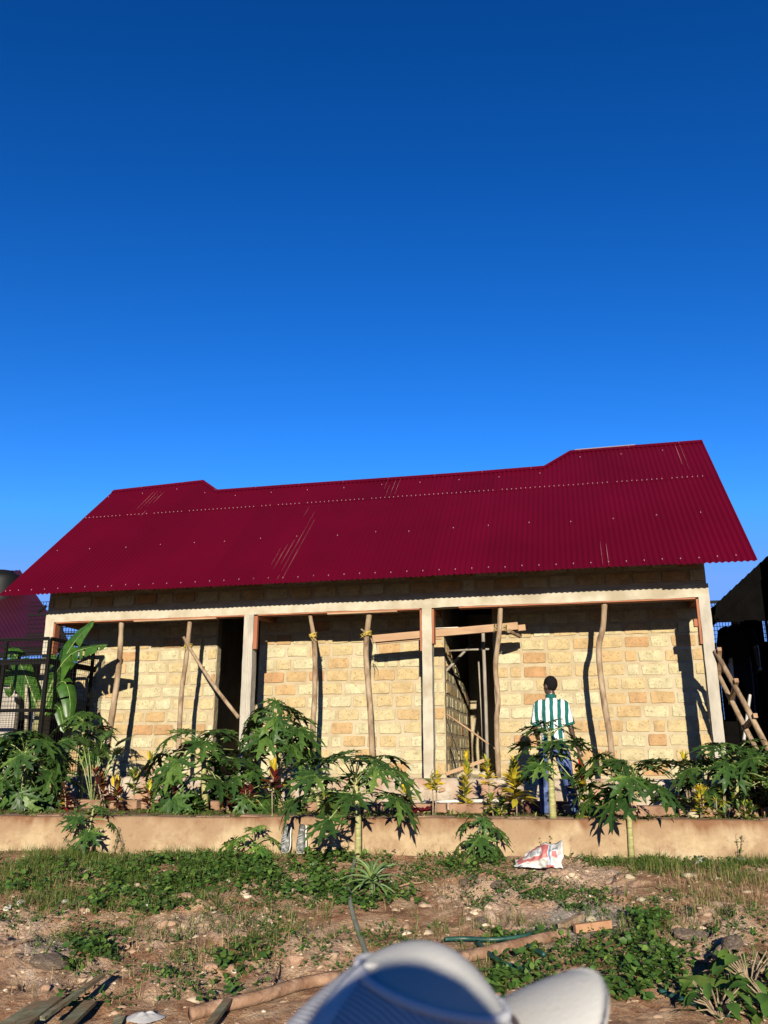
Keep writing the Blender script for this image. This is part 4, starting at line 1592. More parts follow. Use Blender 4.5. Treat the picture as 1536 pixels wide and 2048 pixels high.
def ter(x, Y, z=None):
    """terrace point under photo column x at depth Y"""
    p = onY(x, 1620, Y)
    p.z = TER_Z if z is None else z
    return p


papaya('large dense dark papaya at the left edge of the terrace', ter(48, 10.3), onY(52, 1495, 10.3), 20, .42, .33, .04, seed=1, elev=(75, -30))
papaya('papaya half out of the frame at the far left edge', ter(-10, 10.6), onY(-6, 1500, 10.6), 14, .4, .33, .04, seed=2)
papaya('tall papaya with small pale leaves between the steel cage and the first pole', ter(160, 11.2), onY(168, 1445, 11.2), 15, .3, .25, .03, seed=3, elev=(70, -40))
papaya('dark bushy papaya low in the left corner of the terrace', ter(100, 10.7), onY(95, 1530, 10.7), 12, .36, .28, .035, seed=33)
papaya('broad papaya with long reaching leaves in front of the leftmost doorway', ter(412, 10.7), onY(408, 1490, 10.7), 19, .58, .42, .04, seed=4, elev=(50, -35), pitch=(5, 65))
papaya('umbrella shaped papaya in front of the second column', ter(556, 10.9), onY(556, 1425, 10.9), 17, .36, .36, .04, seed=5, elev=(45, -30), pitch=(20, 70))
g = on_ground(716, 1722)
papaya('tall papaya growing below the retaining wall at the middle of the picture', g, onY(711, 1556, g.y), 17, .52, .33, .035, seed=6, elev=(62, -8), pitch=(5, 42), drop=.1)
g = on_ground(173, 1706)
papaya('spindly papaya with a thin leaning trunk below the retaining wall at left', g, onY(188, 1612, g.y), 9, .2, .2, .016, seed=7, elev=(40, -40))
g = on_ground(510, 1716)
papaya('small yellow green papaya seedling beside the pair of shoes', g, onY(505, 1668, g.y), 8, .22, .2, .012, True, seed=8, elev=(50, -20))
papaya('papaya with a thick yellow trunk right in front of the standing man', onZ(1106, 1640, WALL_Z - .01) + Vector((0, .06, 0)), onY(1098, 1462, 9.95), 16, .30, .24, .036, seed=9, elev=(48, -25), pitch=(10, 60))
g = on_ground(958, 1702)
papaya('short drooping papaya below the wall in front of the doorway', g, onY(962, 1642, g.y), 12, .2, .22, .018, seed=10, elev=(40, -30), pitch=(30, 80))
g = on_ground(1262, 1700)
papaya('wide papaya below the wall at the right of the man', g, onY(1255, 1556, g.y), 17, .44, .33, .03, seed=11, elev=(62, -2), pitch=(5, 40), drop=.08)
papaya('papaya with upturned leaves in front of the ladder', ter(1474, 10.9), onY(1470, 1510, 10.9), 14, .42, .3, .03, seed=12, elev=(55, -25), pitch=(0, 50))
papaya('papaya in front of the right end column beside the yellow crotons', ter(1415, 11.2), onY(1420, 1530, 11.2), 10, .34, .27, .03, seed=13, elev=(50, -25))
papaya('leafy papaya at the right edge of the terrace', ter(1548, 10.7), onY(1545, 1520, 10.7), 12, .4, .3, .03, seed=14)
papaya('dark papaya leaves low between the first two columns', ter(640, 10.7), onY(622, 1560, 10.7), 9, .3, .26, .025, seed=15)
papaya('low papaya under the umbrella shaped one near the second column', ter(500, 10.5), onY(505, 1560, 10.5), 9, .26, .27, .025, seed=16)


# small leaves as numpy templates
def leaves(P, az, pitch, roll, L, W, curl=.25, seg=3, shape='ell'):
    """arrays -> (V, F) of folded leaves; each leaf one island"""
    P = np.asarray(P, float)
    n = len(P)
    ts = np.linspace(0, 1, seg + 1)
    if shape == 'ell':
        ws = np.sin(np.pi * np.clip(ts * .93 + .05, 0, 1)) ** .8
    elif shape == 'round':
        ws = np.sin(np.pi * np.clip(ts * .86 + .1, 0, 1)) ** .6
    else:
        ws = (1 - ts) ** .7
    ws[-1] = 0.04
    tmpl = []
    for t, w in zip(ts, ws):
        for sg in (-1, 0, 1):
            tmpl.append((t, sg * w * .5, abs(sg) * w * .12, t * t))
    T = np.array(tmpl)
    L = np.broadcast_to(L, n)[:, None]
    W = np.broadcast_to(W, n)[:, None]
    curl = np.broadcast_to(curl, n)[:, None]
    x = T[None, :, 0] * L
    y = T[None, :, 1] * W
    z = T[None, :, 2] * W - T[None, :, 3] * curl * L
    cr, sr = np.cos(roll)[:, None], np.sin(roll)[:, None]
    y, z = y * cr - z * sr, y * sr + z * cr
    cpt, spt = np.cos(pitch)[:, None], np.sin(pitch)[:, None]
    x, z = x * cpt - z * spt, x * spt + z * cpt
    ca, sa = np.cos(az)[:, None], np.sin(az)[:, None]
    x, y = x * ca - y * sa, x * sa + y * ca
    V = np.stack([x + P[:, 0:1], y + P[:, 1:2], z + P[:, 2:3]], -1)
    k = len(T)
    f = []
    for i in range(seg):
        b = i * 3
        f += [(b, b + 3, b + 4, b + 1), (b + 1, b + 4, b + 5, b + 2)]
    F = (np.array(f)[None] + (np.arange(n) * k)[:, None, None]).reshape(-1, 4)
    return V.reshape(-1, 3), F


def leaf_part(name, arrs, mat, parent):
    Vs, Fs, o = [], [], 0
    for V, F in arrs:
        Vs.append(V)
        Fs.append(F + o)
        o += len(V)
    V = np.concatenate(Vs) - np.array(ORG[parent.name]) if parent else np.concatenate(Vs)
    me = raw_mesh(name, V, np.concatenate(Fs), mat, True)
    ob = bpy.data.objects.new(name, me)
    _link(ob, parent)
    ORG[ob.name] = ORG[parent.name] if parent else Vector((0, 0, 0))
    return ob


def croton(label, base, top, frac, n, L, mat, seed, spread=.5, cone=False, W=.38, stems=1, topmat=None):
    rng = np.random.default_rng(seed)
    base, top = Vector(base), Vector(top)
    t = thing('croton', label, 'croton', base, 'croton shrubs along the terrace')
    mb = MB()
    arrs, tarr = [], []
    for s in range(stems):
        off = Vector((rng.uniform(-.09, .09), rng.uniform(-.06, .06), rng.uniform(-.12, .0))) if stems > 1 else Vector((0, 0, 0))
        b, tp = base + off * .3, top + off
        b.z = base.z - .02
        mb.tube([b, b.lerp(tp, .5) + Vector((rng.uniform(-.015, .015), 0, 0)), tp], [.010, .008, .004], 6)
        m = n // stems
        f = rng.random(m) ** (.8)
        hh = (tp - b).length
        P = np.array(tp)[None] - (np.array(tp - b) * frac)[None] * f[:, None]
        az = np.arange(m) * 2.4 + rng.uniform(0, 6)
        pit = R(75) - f * R(70) * spread * 2 + rng.normal(0, .18, m)
        LL = L * (0.7 + .5 * np.sqrt(f)) * rng.uniform(.75, 1.2, m)
        if cone:
            LL = LL * (.6 + .9 * f)
        a = leaves(P, az, pit, rng.normal(0, .3, m), LL, LL * W, .25, 4)
        arrs.append(a)
    build('stem', mb, M_STEM, t, smooth=True)
    leaf_part('foliage', arrs, mat, t)
    if topmat:
        m = 9
        P = np.repeat(np.array(top)[None], m, 0) + rng.normal(0, .012, (m, 3))
        leaf_part('young_leaves', [leaves(P, np.arange(m) * 2.4, R(70) + rng.normal(0, .3, m), np.zeros(m), np.full(m, L * 1.1), np.full(m, L * .3), .1, 4)], topmat, t)
    return t


def CR(label, xb, Y, xt, yt, frac, n, L, mat, seed, **k):
    return croton(label, ter(xb, Y), onY(xt, yt, Y), frac, n, L, mat, seed, **k)


CR('yellow croton with bare stem and tufted top before the middle column', 868, 10.25, 870, 1545, .30, 46, .11, M_CROTON_Y, 1, spread=.5, stems=3)
CR('tall narrow yellow green croton before the left side of the doorway', 932, 10.9, 933, 1508, .9, 110, .11, M_CROTON_Y, 2, spread=.35)
CR('yellow topped croton before the right side of the doorway', 986, 10.7, 985, 1516, .42, 64, .11, M_CROTON_Y, 3, spread=.5, stems=2)
CR('broad yellow croton shaped like a cone left of the man', 1033, 10.2, 1027, 1516, .68, 90, .14, M_CROTON_Y, 4, spread=.5, cone=True, W=.33)
CR('low green croton between the doorway and the cone shaped one', 990, 10.5, 992, 1585, .6, 50, .11, M_CROTON_G, 41, spread=.55, stems=2)
CR('yellow croton at the right leg of the standing man', 1153, 10.15, 1152, 1535, .55, 60, .12, M_CROTON_Y, 5, spread=.5, stems=2)
CR('yellow tipped croton left of the middle column beside the red sheet', 805, 10.3, 806, 1562, .45, 60, .11, M_CROTON_Y, 6, spread=.5, stems=3)
CR('sparse yellow and brown croton at the foot of the right column shadow', 1380, 11.2, 1368, 1520, .45, 60, .11, M_CROTON_G, 7, spread=.4, stems=4, topmat=M_CROTON_Y)
CR('golden croton low beside the right papayas', 1402, 10.4, 1404, 1565, .8, 70, .10, M_CROTON_Y, 8, spread=.6, stems=2)
CR('mixed yellow croton half hidden under the ladder papaya', 1450, 10.8, 1446, 1545, .6, 70, .11, M_CROTON_G, 9, spread=.5, stems=4)
CR('bright yellow croton at the right edge of the frame', 1522, 11.1, 1516, 1515, .6, 80, .12, M_CROTON_Y, 10, spread=.5, stems=4)
CR('croton with one big yellow green leaf beside the umbrella papaya', 545, 10.4, 547, 1545, .5, 26, .17, M_CROTON_R, 11, spread=.5, W=.36, topmat=M_CROTON_Y)
CR('dark red croton with upright leaves below the crooked pole', 212, 10.8, 206, 1540, .7, 60, .12, M_CROTON_R, 12, spread=.45, stems=2)
CR('red croton with yellow tips right of the crooked pole', 236, 10.6, 232, 1570, .7, 50, .13, M_CROTON_R, 13, spread=.55, topmat=M_CROTON_Y)
CR('small crimson croton with a yellow crown on the kerb blocks', 296, 10.25, 298, 1580, .75, 34, .12, M_CROTON_R, 14, spread=.5, W=.36, topmat=M_CROTON_Y)
CR('red and yellow croton behind the broad papaya', 305, 11.1, 300, 1520, .6, 44, .12, M_CROTON_R, 15, spread=.5, topmat=M_CROTON_Y, stems=2)
CR('green brown croton left of the broad papaya', 268, 10.9, 268, 1540, .6, 36, .13, M_CROTON_G, 16, spread=.45)
CR('dark croton low at the left beside the spindly papaya', 132, 10.4, 128, 1575, .8, 44, .11, M_CROTON_R, 17, spread=.6)
CR('dark leafy croton under the broad papaya', 345, 10.5, 348, 1560, .8, 60, .12, M_CROTON_R, 18, spread=.6, stems=3)
CR('dark croton beneath the second column', 500, 10.3, 500, 1560, .8, 60, .11, M_CROTON_R, 19, spread=.6, stems=2)
CR('dark thin croton with drooping leaves right of the second column', 462, 10.3, 455, 1570, .8, 50, .11, M_CROTON_R, 20, spread=.6, stems=2)
CR('green croton at the left of the tall middle papaya', 648, 10.4, 640, 1580, .7, 44, .11, M_CROTON_G, 21, spread=.6, stems=2)
CR('bushy green croton low at the right edge', 1490, 10.3, 1490, 1590, .9, 70, .10, M_CROTON_G, 22, spread=.6, stems=3)
CR('small green croton on the wall edge below the golden one', 1430, 10.2, 1432, 1595, .9, 40, .09, M_CROTON_G, 23, spread=.6)
CR('tiny yellow croton at the right shoe of the standing man', 1158, 10.0, 1160, 1615, .8, 16, .08, M_CROTON_Y, 24, spread=.6)
for i, (x, y, Y, lab) in enumerate(((20, 1560, 10.4, 'dark green shrub at the foot of the left edge papayas'), (75, 1570, 10.5, 'leafy dark shrub below the large left papaya'), (115, 1520, 11.0, 'dense green shrub in front of the steel cage post'),
                                    (40, 1500, 11.1, 'tall green shrub in front of the mesh cage'), (385, 1590, 10.4, 'low dark shrub under the broad papaya at its right'))):
    CR(lab, x, Y, x, y, .85, 150, .13, M_PAPAYA, 60 + i, spread=.6, stems=6, W=.34)

# fan palm
g = ter(185, 10.9)
fp = thing('fan_palm', 'young fan palm with stiff narrow fingers under the crooked pole', 'palm', g)
for k, (az, el, L) in enumerate(((200, 50, .42), (160, 60, .5), (20, 55, .5), (340, 40, .45), (80, 70, .5), (250, 60, .45), (290, 45, .4))):
    a, e = R(az), R(el)
    tip = onY(188, 1555, 10.9) + Vector((math.cos(a) * math.cos(e), .4 * math.sin(a) * math.cos(e), math.sin(e))) * L
    build('petiole', MB().tube([g, g.lerp(tip, .6) + Vector((0, 0, .06)), tip], [.009, .007, .005], 5), M_PETIOLE, fp, smooth=True)
    m = 13
    rng = np.random.default_rng(k)
    th = np.linspace(-1.25, 1.25, m)
    P = np.repeat(np.array(tip)[None], m, 0)
    leaf_part('fan_leaf', [leaves(P, a + th, e * .35 + .4 * np.cos(th), np.zeros(m), .34 * (1 - .15 * np.abs(th)), np.full(m, .035), .2, 4, 'blade')], M_PALM, fp)

# banana plant
YBN = 11.75
bp_ = thing('banana_plant', 'banana plant with torn paddle leaves reaching across the left end column', 'banana plant', (onY(66, 1500, YBN).x, YBN, TER_Z))
B0 = Vector((onY(66, 1500, YBN).x, YBN, TER_Z))
C0 = onY(82, 1400, YBN)
build('pseudostem', MB().tube([B0, B0.lerp(C0, .5) + Vector((-.02, 0, 0)), C0], [.085, .075, .05], 12), mat_noise('banana_stem', (.22, .2, .08), (.34, .3, .14), 5, .7, .2, 30, stretch=(1, 1, .2), c3=(.2, .11, .05), s3=3), bp_, smooth=True)
build('dry_sheath', MB().tube([onY(52, 1370, YBN - .1), onY(54, 1410, YBN - .1), onY(52, 1470, YBN - .05)], [.02, .035, .03], 8), mat_noise('dry_sheath', (.35, .3, .2), (.45, .4, .28), 8, .8, .2, 30), bp_, smooth=True)


def banana_leaf(pts, w, twist=0, tears=(), seed=0, fold=.25, name='leaf'):
    """pts: midrib points; half width w; tears: (t0, t1, side) missing strips"""
    rnd = random.Random(seed)
    n = 40
    P = [Vector(p) for p in pts]
    mids = []
    for i in range(n + 1):
        t = i / n * (len(P) - 1)
        a = int(min(t, len(P) - 2))
        f = t - a
        p0, p1, p2, p3 = P[max(a - 1, 0)], P[a], P[a + 1], P[min(a + 2, len(P) - 1)]
        mids.append(.5 * ((2 * p1) + (p2 - p0) * f + (2 * p0 - 5 * p1 + 4 * p2 - p3) * f * f + (3 * p1 - p0 - 3 * p2 + p3) * f ** 3))
    mb = MB()
    for sg in (-1, 1):
        V = []
        for i, m in enumerate(mids):
            t = i / n
            tan = (mids[min(i + 1, n)] - mids[max(i - 1, 0)]).normalized()
            up = Vector((.5, -.65, .35))
            side = tan.cross(up).normalized()
            nn = side.cross(tan).normalized()
            tw = twist
            s2 = side * math.cos(tw) + nn * math.sin(tw)
            n2 = nn * math.cos(tw) - side * math.sin(tw)
            ww = w * (math.sin(math.pi * min(1, t * .94 + .05)) ** .55) * (1 if t < .96 else .6)
            for j in range(4):
                q = j / 3
                V.append(m + s2 * (sg * ww * q) - n2 * (fold * ww * q * q) + Vector((0, 0, .008 * mnoise.noise(Vector((t * 14, q, seed))))))
        F = []
        for i in range(n):
            if any(a <= i / n < b and s == sg for a, b, s in tears):
                continue
            for j in range(3):
                b = i * 4 + j
                F.append((b, b + 4, b + 5, b + 1) if sg > 0 else (b, b + 1, b + 5, b + 4))
        mb.add(V, F)
    o = build(name, mb, M_BANANA, bp_, smooth=True)
    build('midrib', MB().tube([m + Vector((0, 0.004, 0)) for m in mids[::4]], [.014 * (1 - .8 * i / 10) for i in range(len(mids[::4]))], 6), M_PETIOLE, o, smooth=True)
    return o


def bl(L, Y0=YBN, dY=0):
    return [onY(x, y, Y0 + dY * i) for i, (x, y) in enumerate(L)]


banana_leaf(bl([(86, 1420), (105, 1365), (135, 1305), (160, 1270), (188, 1243)], dY=-.06), .155, .5, ((.60, .63, 1),), 1, .15)
banana_leaf(bl([(86, 1415), (110, 1350), (140, 1310), (175, 1296), (214, 1290)], dY=-.08), .145, .15, ((.62, .645, 1), (.7, .72, 1), (.78, .8, 1), (.86, .9, 1), (.5, .52, 1)), 2, .5)
banana_leaf(bl([(88, 1420), (112, 1372), (130, 1365), (140, 1400), (138, 1440)], dY=-.05), .14, .2, ((.5, .53, -1), (.7, .72, 1)), 3, .4)
banana_leaf(bl([(84, 1420), (98, 1360), (104, 1330), (100, 1310)], dY=.03), .13, .6, ((.5, .52, 1),), 4, .3)
banana_leaf(bl([(76, 1420), (50, 1350), (30, 1310), (8, 1300)], dY=.03), .14, .3, ((.55, .58, 1), (.7, .74, -1)), 5, .4)
banana_leaf(bl([(76, 1420), (45, 1372), (28, 1340), (22, 1365), (18, 1395)], dY=.04), .12, .1, ((.5, .56, 1), (.66, .7, -1), (.8, .84, 1)), 6, .5)
banana_leaf(bl([(90, 1430), (105, 1410), (120, 1420), (128, 1465)], dY=-.03), .10, .2, (), 7, .4)

# aloe
g = on_ground(744, 1790)
al = thing('aloe_plant', 'spiky aloe rosette beside the grey hose', 'aloe', g)
AC = on_ground(744, 1790) + Vector((0, 0, .10))
build('stem', MB().tube([g - Vector((0, 0, .03)), AC], [.03, .025], 8), M_STEM, al)
for i in range(24):
    az = i * 2.4
    f = i / 23
    el = R(78 - 88 * f + random.uniform(-8, 8))
    L = (.2 + .16 * min(1, f * 2)) * random.uniform(.85, 1.1)
    pts = []
    e = el
    p = AC + Vector((0, 0, .05 * (1 - f)))
    for k in range(7):
        pts.append(p.copy())
        p = p + Vector((math.cos(az) * math.cos(e), math.sin(az) * math.cos(e), math.sin(e))) * (L / 6)
        e -= R(9 + 4 * f)
    rad = [(.021 * (1 - k / 6) ** .8 + .001, .009 * (1 - k / 6) + .001) for k in range(7)]
    mb = MB()
    mb.tube(pts, rad, 6)
    build('leaf', mb, M_ALOE, al, smooth=True)

# ------------------------------------------------------------------ people
def remesh(name, mb, voxel, mat, parent, origin, smooth_it=2, mats_fn=None):
    """fuse overlapping closed pieces into one continuous skin"""
    me = bpy.data.meshes.new(name)
    me.from_pydata([tuple(v) for v in mb.v], [], mb.f)
    me.update()
    bm = bmesh.new()
    bm.from_mesh(me)
    bmesh.ops.recalc_face_normals(bm, faces=bm.faces)
    bm.to_mesh(me)
    bm.free()
    o = bpy.data.objects.new('tmp', me)
    COL.objects.link(o)
    m = o.modifiers.new('r', 'REMESH')
    m.mode = 'VOXEL'
    m.voxel_size = voxel
    m2 = o.modifiers.new('s', 'SMOOTH')
    m2.factor = .5
    m2.iterations = smooth_it
    dg = bpy.context.evaluated_depsgraph_get()
    new = bpy.data.meshes.new_from_object(o.evaluated_get(dg))
    bpy.data.objects.remove(o)
    new.name = name
    new.materials.clear()
    for mm in (mat if isinstance(mat, (list, tuple)) else [mat]):
        new.materials.append(mm)
    n = len(new.vertices)
    co = np.empty(n * 3, dtype=np.float32)
    new.vertices.foreach_get('co', co)
    co = co.reshape(-1, 3)
    if mats_fn is not None:
        pc = np.array([p.center[:] for p in new.polygons])
        new.polygons.foreach_set('material_index', mats_fn(pc).astype(np.int32))
    new.vertices.foreach_set('co', (co - np.array(origin, dtype=np.float32)).ravel())
    new.polygons.foreach_set('use_smooth', [True] * len(new.polygons))
    new.update()
    ob = bpy.data.objects.new(name, new)
    _link(ob, parent)
    ob.location = Vector(origin) - (ORG[parent.name] if parent else Vector((0, 0, 0)))
    ORG[ob.name] = Vector(origin)
    return ob


M_SKIN = mat_noise('dark_skin', (0.06, 0.032, 0.020), (0.085, 0.048, 0.030), 12, 0.42, 0.05, 80, spec=0.45)
M_HAIR = mat_noise('short_black_hair', (0.006, 0.005, 0.005), (0.012, 0.010, 0.009), 90, 0.9, 0.8, 300, spec=0.1)
M_JEANS = mat_noise('blue_jeans', (0.04, 0.06, 0.15), (0.11, 0.16, 0.34), 9, 0.85, 0.5, 14, spec=0.1, c3=(0.02, 0.035, 0.10), s3=7, dist=0.03)
M_SHOE = mat_flat('dark_shoe', (0.02, 0.02, 0.022), 0.6)


def mat_stripes():
    m, nt, b = nodes('green_white_stripes')
    tc = N(nt, 'ShaderNodeTexCoord')
    sep = N(nt, 'ShaderNodeSeparateXYZ')
    nt.links.new(tc.outputs['Object'], sep.inputs[0])
    nz = N(nt, 'ShaderNodeTexNoise', i_Scale=5.0, i_Detail=2.0)
    nt.links.new(tc.outputs['Object'], nz.inputs['Vector'])
    ad = N(nt, 'ShaderNodeMath', operation='MULTIPLY_ADD')
    nt.links.new(nz.outputs['Fac'], ad.inputs[0])
    ad.inputs[1].default_value = 0.035
    nt.links.new(sep.outputs['X'], ad.inputs[2])
    dv = N(nt, 'ShaderNodeMath', operation='MULTIPLY')
    nt.links.new(ad.outputs[0], dv.inputs[0])
    dv.inputs[1].default_value = 1 / 0.088
    fr = N(nt, 'ShaderNodeMath', operation='FRACT')
    nt.links.new(dv.outputs[0], fr.inputs[0])
    G, W, D = (0.008, 0.115, 0.095), (0.72, 0.74, 0.74), (0.30, 0.34, 0.34)
    r = ramp(nt, [(0.0, G), (0.47, W), (0.70, D), (0.74, W), (0.98, G)], 'CONSTANT')
    nt.links.new(fr.outputs[0], r.inputs[0])
    nt.links.new(r.outputs[0], b.inputs['Base Color'])
    b.inputs['Roughness'].default_value = 0.85
    b.inputs['Specular IOR Level'].default_value = 0.15
    n2 = N(nt, 'ShaderNodeTexNoise', i_Scale=11.0, i_Detail=3.0)
    nt.links.new(tc.outputs['Object'], n2.inputs['Vector'])
    bp = N(nt, 'ShaderNodeBump', i_Strength=0.9, i_Distance=0.05)
    nt.links.new(n2.outputs['Fac'], bp.inputs['Height'])
    nt.links.new(bp.outputs[0], b.inputs['Normal'])
    return m


M_STRIPE = mat_stripes()
M_GREENKNIT = mat_flat('green_rib', (0.008, 0.105, 0.088), 0.85, 0.15)


def ball(mb, c, rx, ry, rz, n=14, m=9, rot=None):
    V, F = [], []
    for j in range(m + 1):
        ph = -math.pi / 2 + math.pi * (j + .02) / (m + .04)
        for i in range(n):
            th = 2 * math.pi * i / n
            p = Vector((rx * math.cos(ph) * math.cos(th), ry * math.cos(ph) * math.sin(th), rz * math.sin(ph)))
            if rot is not None:
                p = rot @ p
            V.append(p + Vector(c))
    for j in range(m):
        for i in range(n):
            F.append((j * n + i, j * n + (i + 1) % n, (j + 1) * n + (i + 1) % n, (j + 1) * n + i))
    F.append(tuple(range(n - 1, -1, -1)))
    F.append(tuple(m * n + i for i in range(n)))
    mb.add(V, F)


def rings(mb, rr, n=18):
    """stack of ellipses: (cx, cy, cz, rx, ry)"""
    V, F = [], []
    for (cx, cy, cz, rx, ry) in rr:
        for i in range(n):
            th = 2 * math.pi * i / n
            c, s = math.cos(th), math.sin(th)
            V.append((cx + rx * math.copysign(abs(c) ** .85, c), cy + ry * math.copysign(abs(s) ** .85, s), cz))
    for j in range(len(rr) - 1):
        for i in range(n):
            F.append((j * n + i, j * n + (i + 1) % n, (j + 1) * n + (i + 1) % n, (j + 1) * n + i))
    F.append(tuple(range(n - 1, -1, -1)))
    F.append(tuple((len(rr) - 1) * n + i for i in range(n)))
    mb.add(V, F)


def limb(mb, pts, rad, n=12):
    P, Q = [], []
    for i in range(len(pts) - 1):
        for k in range(4):
            P.append(Vector(pts[i]).lerp(Vector(pts[i + 1]), k / 4))
            Q.append(rad[i] + (rad[i + 1] - rad[i]) * k / 4)
    P.append(Vector(pts[-1]))
    Q.append(rad[-1])
    mb.tube(P, Q, n)


def hand(mb, wrist, d, side, curl=0.9, s=1.0, sgn=1):
    """palm and five separate fingers; d along the hand, side towards the thumb, fingers curl towards palm normal"""
    d = Vector(d).normalized()
    side = Vector(side)
    side = (side - d * side.dot(d)).normalized()
    nrm = d.cross(side).normalized() * sgn
    w = Vector(wrist)
    mb.tube([w, w + d * .03 * s, w + d * .085 * s], [(.020 * s, .020 * s), (.036 * s, .018 * s), (.040 * s, .015 * s)], 10)
    # orient the palm ellipse with boxes of fingers
    for i, (o, L) in enumerate(((.028, .072), (.0095, .08), (-.0095, .075), (-.028, .058))):
        p = w + d * .078 * s + side * (o * s)
        P = [p - d * .02 * s]
        a = 0.2
        q = p
        for seg in (.42, .33, .25):
            P.append(q.copy())
            a += curl * .8
            q = q + (d * math.cos(a) + nrm * math.sin(a)) * (L * seg * s)
        P.append(q)
        mb.tube(P, [.0085 * s, .0085 * s, .0082 * s, .0078 * s, .006 * s], 7)
    p = w + d * .028 * s + side * .028 * s
    P = [p - side * .012 * s, p + side * .018 * s + d * .012 * s + nrm * .006 * s, p + side * .026 * s + d * .036 * s + nrm * .018 * s, p + side * .020 * s + d * .056 * s + nrm * .028 * s]
    mb.tube(P, [.013 * s, .011 * s, .009 * s, .0065 * s], 7)


def figure(label, feet, H, yaw, Ls, shirt, pants, group=None, head_yaw=0.0, armL=None, armR=None, legL=None, legR=None, lean=0.0, hem=True, hairm=None, belly=1.0, voxel=.009, capped=False, slim=1.0):
    """standing figure facing local +Y, yaw turns it; limbs given in units of H"""
    feet = Vector(feet)
    t = thing('person', label, 'person', feet, group)
    Rz = Matrix.Rotation(yaw, 3, 'Z')

    def sl(x, z):
        k = min(1, max(0, (z - .44) / .1))
        return x * (1 + (slim - 1) * k)

    def W(mb):
        mb.v = [tuple(feet + Rz @ (Vector((sl(v[0], v[2]) if v[2] < .86 else v[0], v[1], v[2])) * H)) for v in mb.v]
        return mb

    def hip(s):
        return (s * .052, 0, .50)
    legL = legL or [(-.055, .005, .275), (-.058, -.012, .045)]
    legR = legR or [(.055, .005, .275), (.058, -.012, .045)]
    armL = armL or [(-.145, -.01, .625), (-.150, .02, .475)]
    armR = armR or [(.145, -.01, .625), (.150, .02, .475)]
    shL, shR = (-.112, 0, .795), (.112, 0, .795)
    # ---- skin: one body
    mb = MB()
    rings(mb, [(0, 0, .44, .075, .05), (0, 0, .50, .090, .060), (0, 0, .60, .080, .055), (0, 0, .72, .098, .062), (0, 0, .79, .105, .052), (0, 0, .825, .06, .045)])
    mb.tube([(0, 0, .79), (0, .006, .84), (0, .012, .88)], [.038, .033, .034], 12)
    Rh = Matrix.Rotation(head_yaw, 3, 'Z')
    hc = Vector((0, .014, .928))

    def h(p):
        return hc + Rh @ Vector(p)
    ball(mb, hc + Vector((0, 0, .012)), .046, .056, .058, rot=Rh)
    ball(mb, h((0, .016, -.028)), .036, .038, .040, rot=Rh)              # jaw
    mb.tube([h((0, .052, .010)), h((0, .066, -.012)), h((0, .058, -.018))], [.006, .011, .012], 8)   # nose
    mb.tube([h((-.016, .052, -.034)), h((0, .057, -.033)), h((.016, .052, -.034))], [.005, .007, .005], 6)  # mouth
    for s in (-1, 1):
        ball(mb, h((s * .047, -.004, -.004)), .006, .013, .020, 8, 6, rot=Rh)  # ears
        ball(mb, h((s * .019, .050, .010)), .010, .006, .006, 8, 6, rot=Rh)    # brow / eye
    for (a, e, w, sd) in ((shL, armL[0], armL[1], 1), (shR, armR[0], armR[1], -1)):
        limb(mb, [a, e, w], [.031, .025, .0165])
        d = (Vector(w) - Vector(e))
        hand(mb, Vector(w), (d.x * .4, d.y * .6, d.z), (0, 1, 0), .75, 1 / 1.7, sd)
    for (hp, l, s) in ((hip(-1), legL, -1), (hip(1), legR, 1)):
        limb(mb, [hp, l[0], l[1]], [.055, .036, .024])
    W(mb)
    remesh('body', mb, voxel, M_SKIN, t, feet)
    # ---- hair
    if not capped:
        hb = MB()
        V = []
        ball(hb, hc + Rh @ Vector((0, -.006, .018)), .0485, .0565, .059, 20, 12, rot=Rh)
        hb.v = [v for v in hb.v]
        keep = []
        for f in hb.f:
            c = sum((Vector(hb.v[i]) for i in f), Vector()) / len(f)
            q = Rh.inverted() @ (c - hc)
            if not (q.y > .026 and q.z < .036) and q.z > -.038:
                keep.append(f)
        hb.f = keep
        hb.mi = [0] * len(keep)
        build('hair', W(hb), M_HAIR, t, smooth=True)
    # ---- shirt
    sb = MB()
    z0 = .475
    rings(sb, [(0, 0, z0, .098 * belly, .074), (0, 0, .52, .099 * belly, .072), (0, 0, .60, .096, .066), (0, .0, .70, .105, .072), (0, 0, .755, .110, .068), (0, 0, .785, .100, .060), (0, 0, .812, .078, .052), (0, 0, .832, .055, .046), (0, 0, .845, .042, .042)])
    for (a, e) in ((shL, armL[0]), (shR, armR[0])):
        a, e = Vector(a), Vector(e)
        limb(sb, [a - Vector((a.x * .45, 0, -.006)), a - Vector((0, 0, .012)), a.lerp(e, .84)], [.040, .047, .044])
    W(sb)
    remesh('shirt', sb, voxel * 1.05, shirt, t, feet, 3)
    if hem:
        for (a, e) in ((shL, armL[0]), (shR, armR[0])):
            a, e = Vector(a), Vector(e)
            build('sleeve_hem', W(MB().tube([a.lerp(e, .80), a.lerp(e, .90)], [.0455, .0445], 16)), M_GREENKNIT, t, smooth=False)
        cb = MB()
        cb.tube([(0, .0, .832), (0, .004, .862)], [(.045, .047), (.041, .043)], 18)
        build('collar', W(cb), M_GREENKNIT, t, smooth=True)
    # ---- trousers
    pb = MB()
    rings(pb, [(0, 0, .435, .088, .060), (0, 0, .47, .095, .068), (0, 0, .505, .094, .066), (0, 0, .56, .086, .060)])
    for (hp, l) in ((hip(-1), legL), (hip(1), legR)):
        k, a = Vector(l[0]), Vector(l[1])
        limb(pb, [hp, Vector(hp).lerp(k, .5), k, k.lerp(a, .55), a.lerp(k, .0) + Vector((0, 0, -.005))], [.060, .054, .043, .039, .037])
    W(pb)
    remesh('trousers', pb, voxel, pants, t, feet, 2)
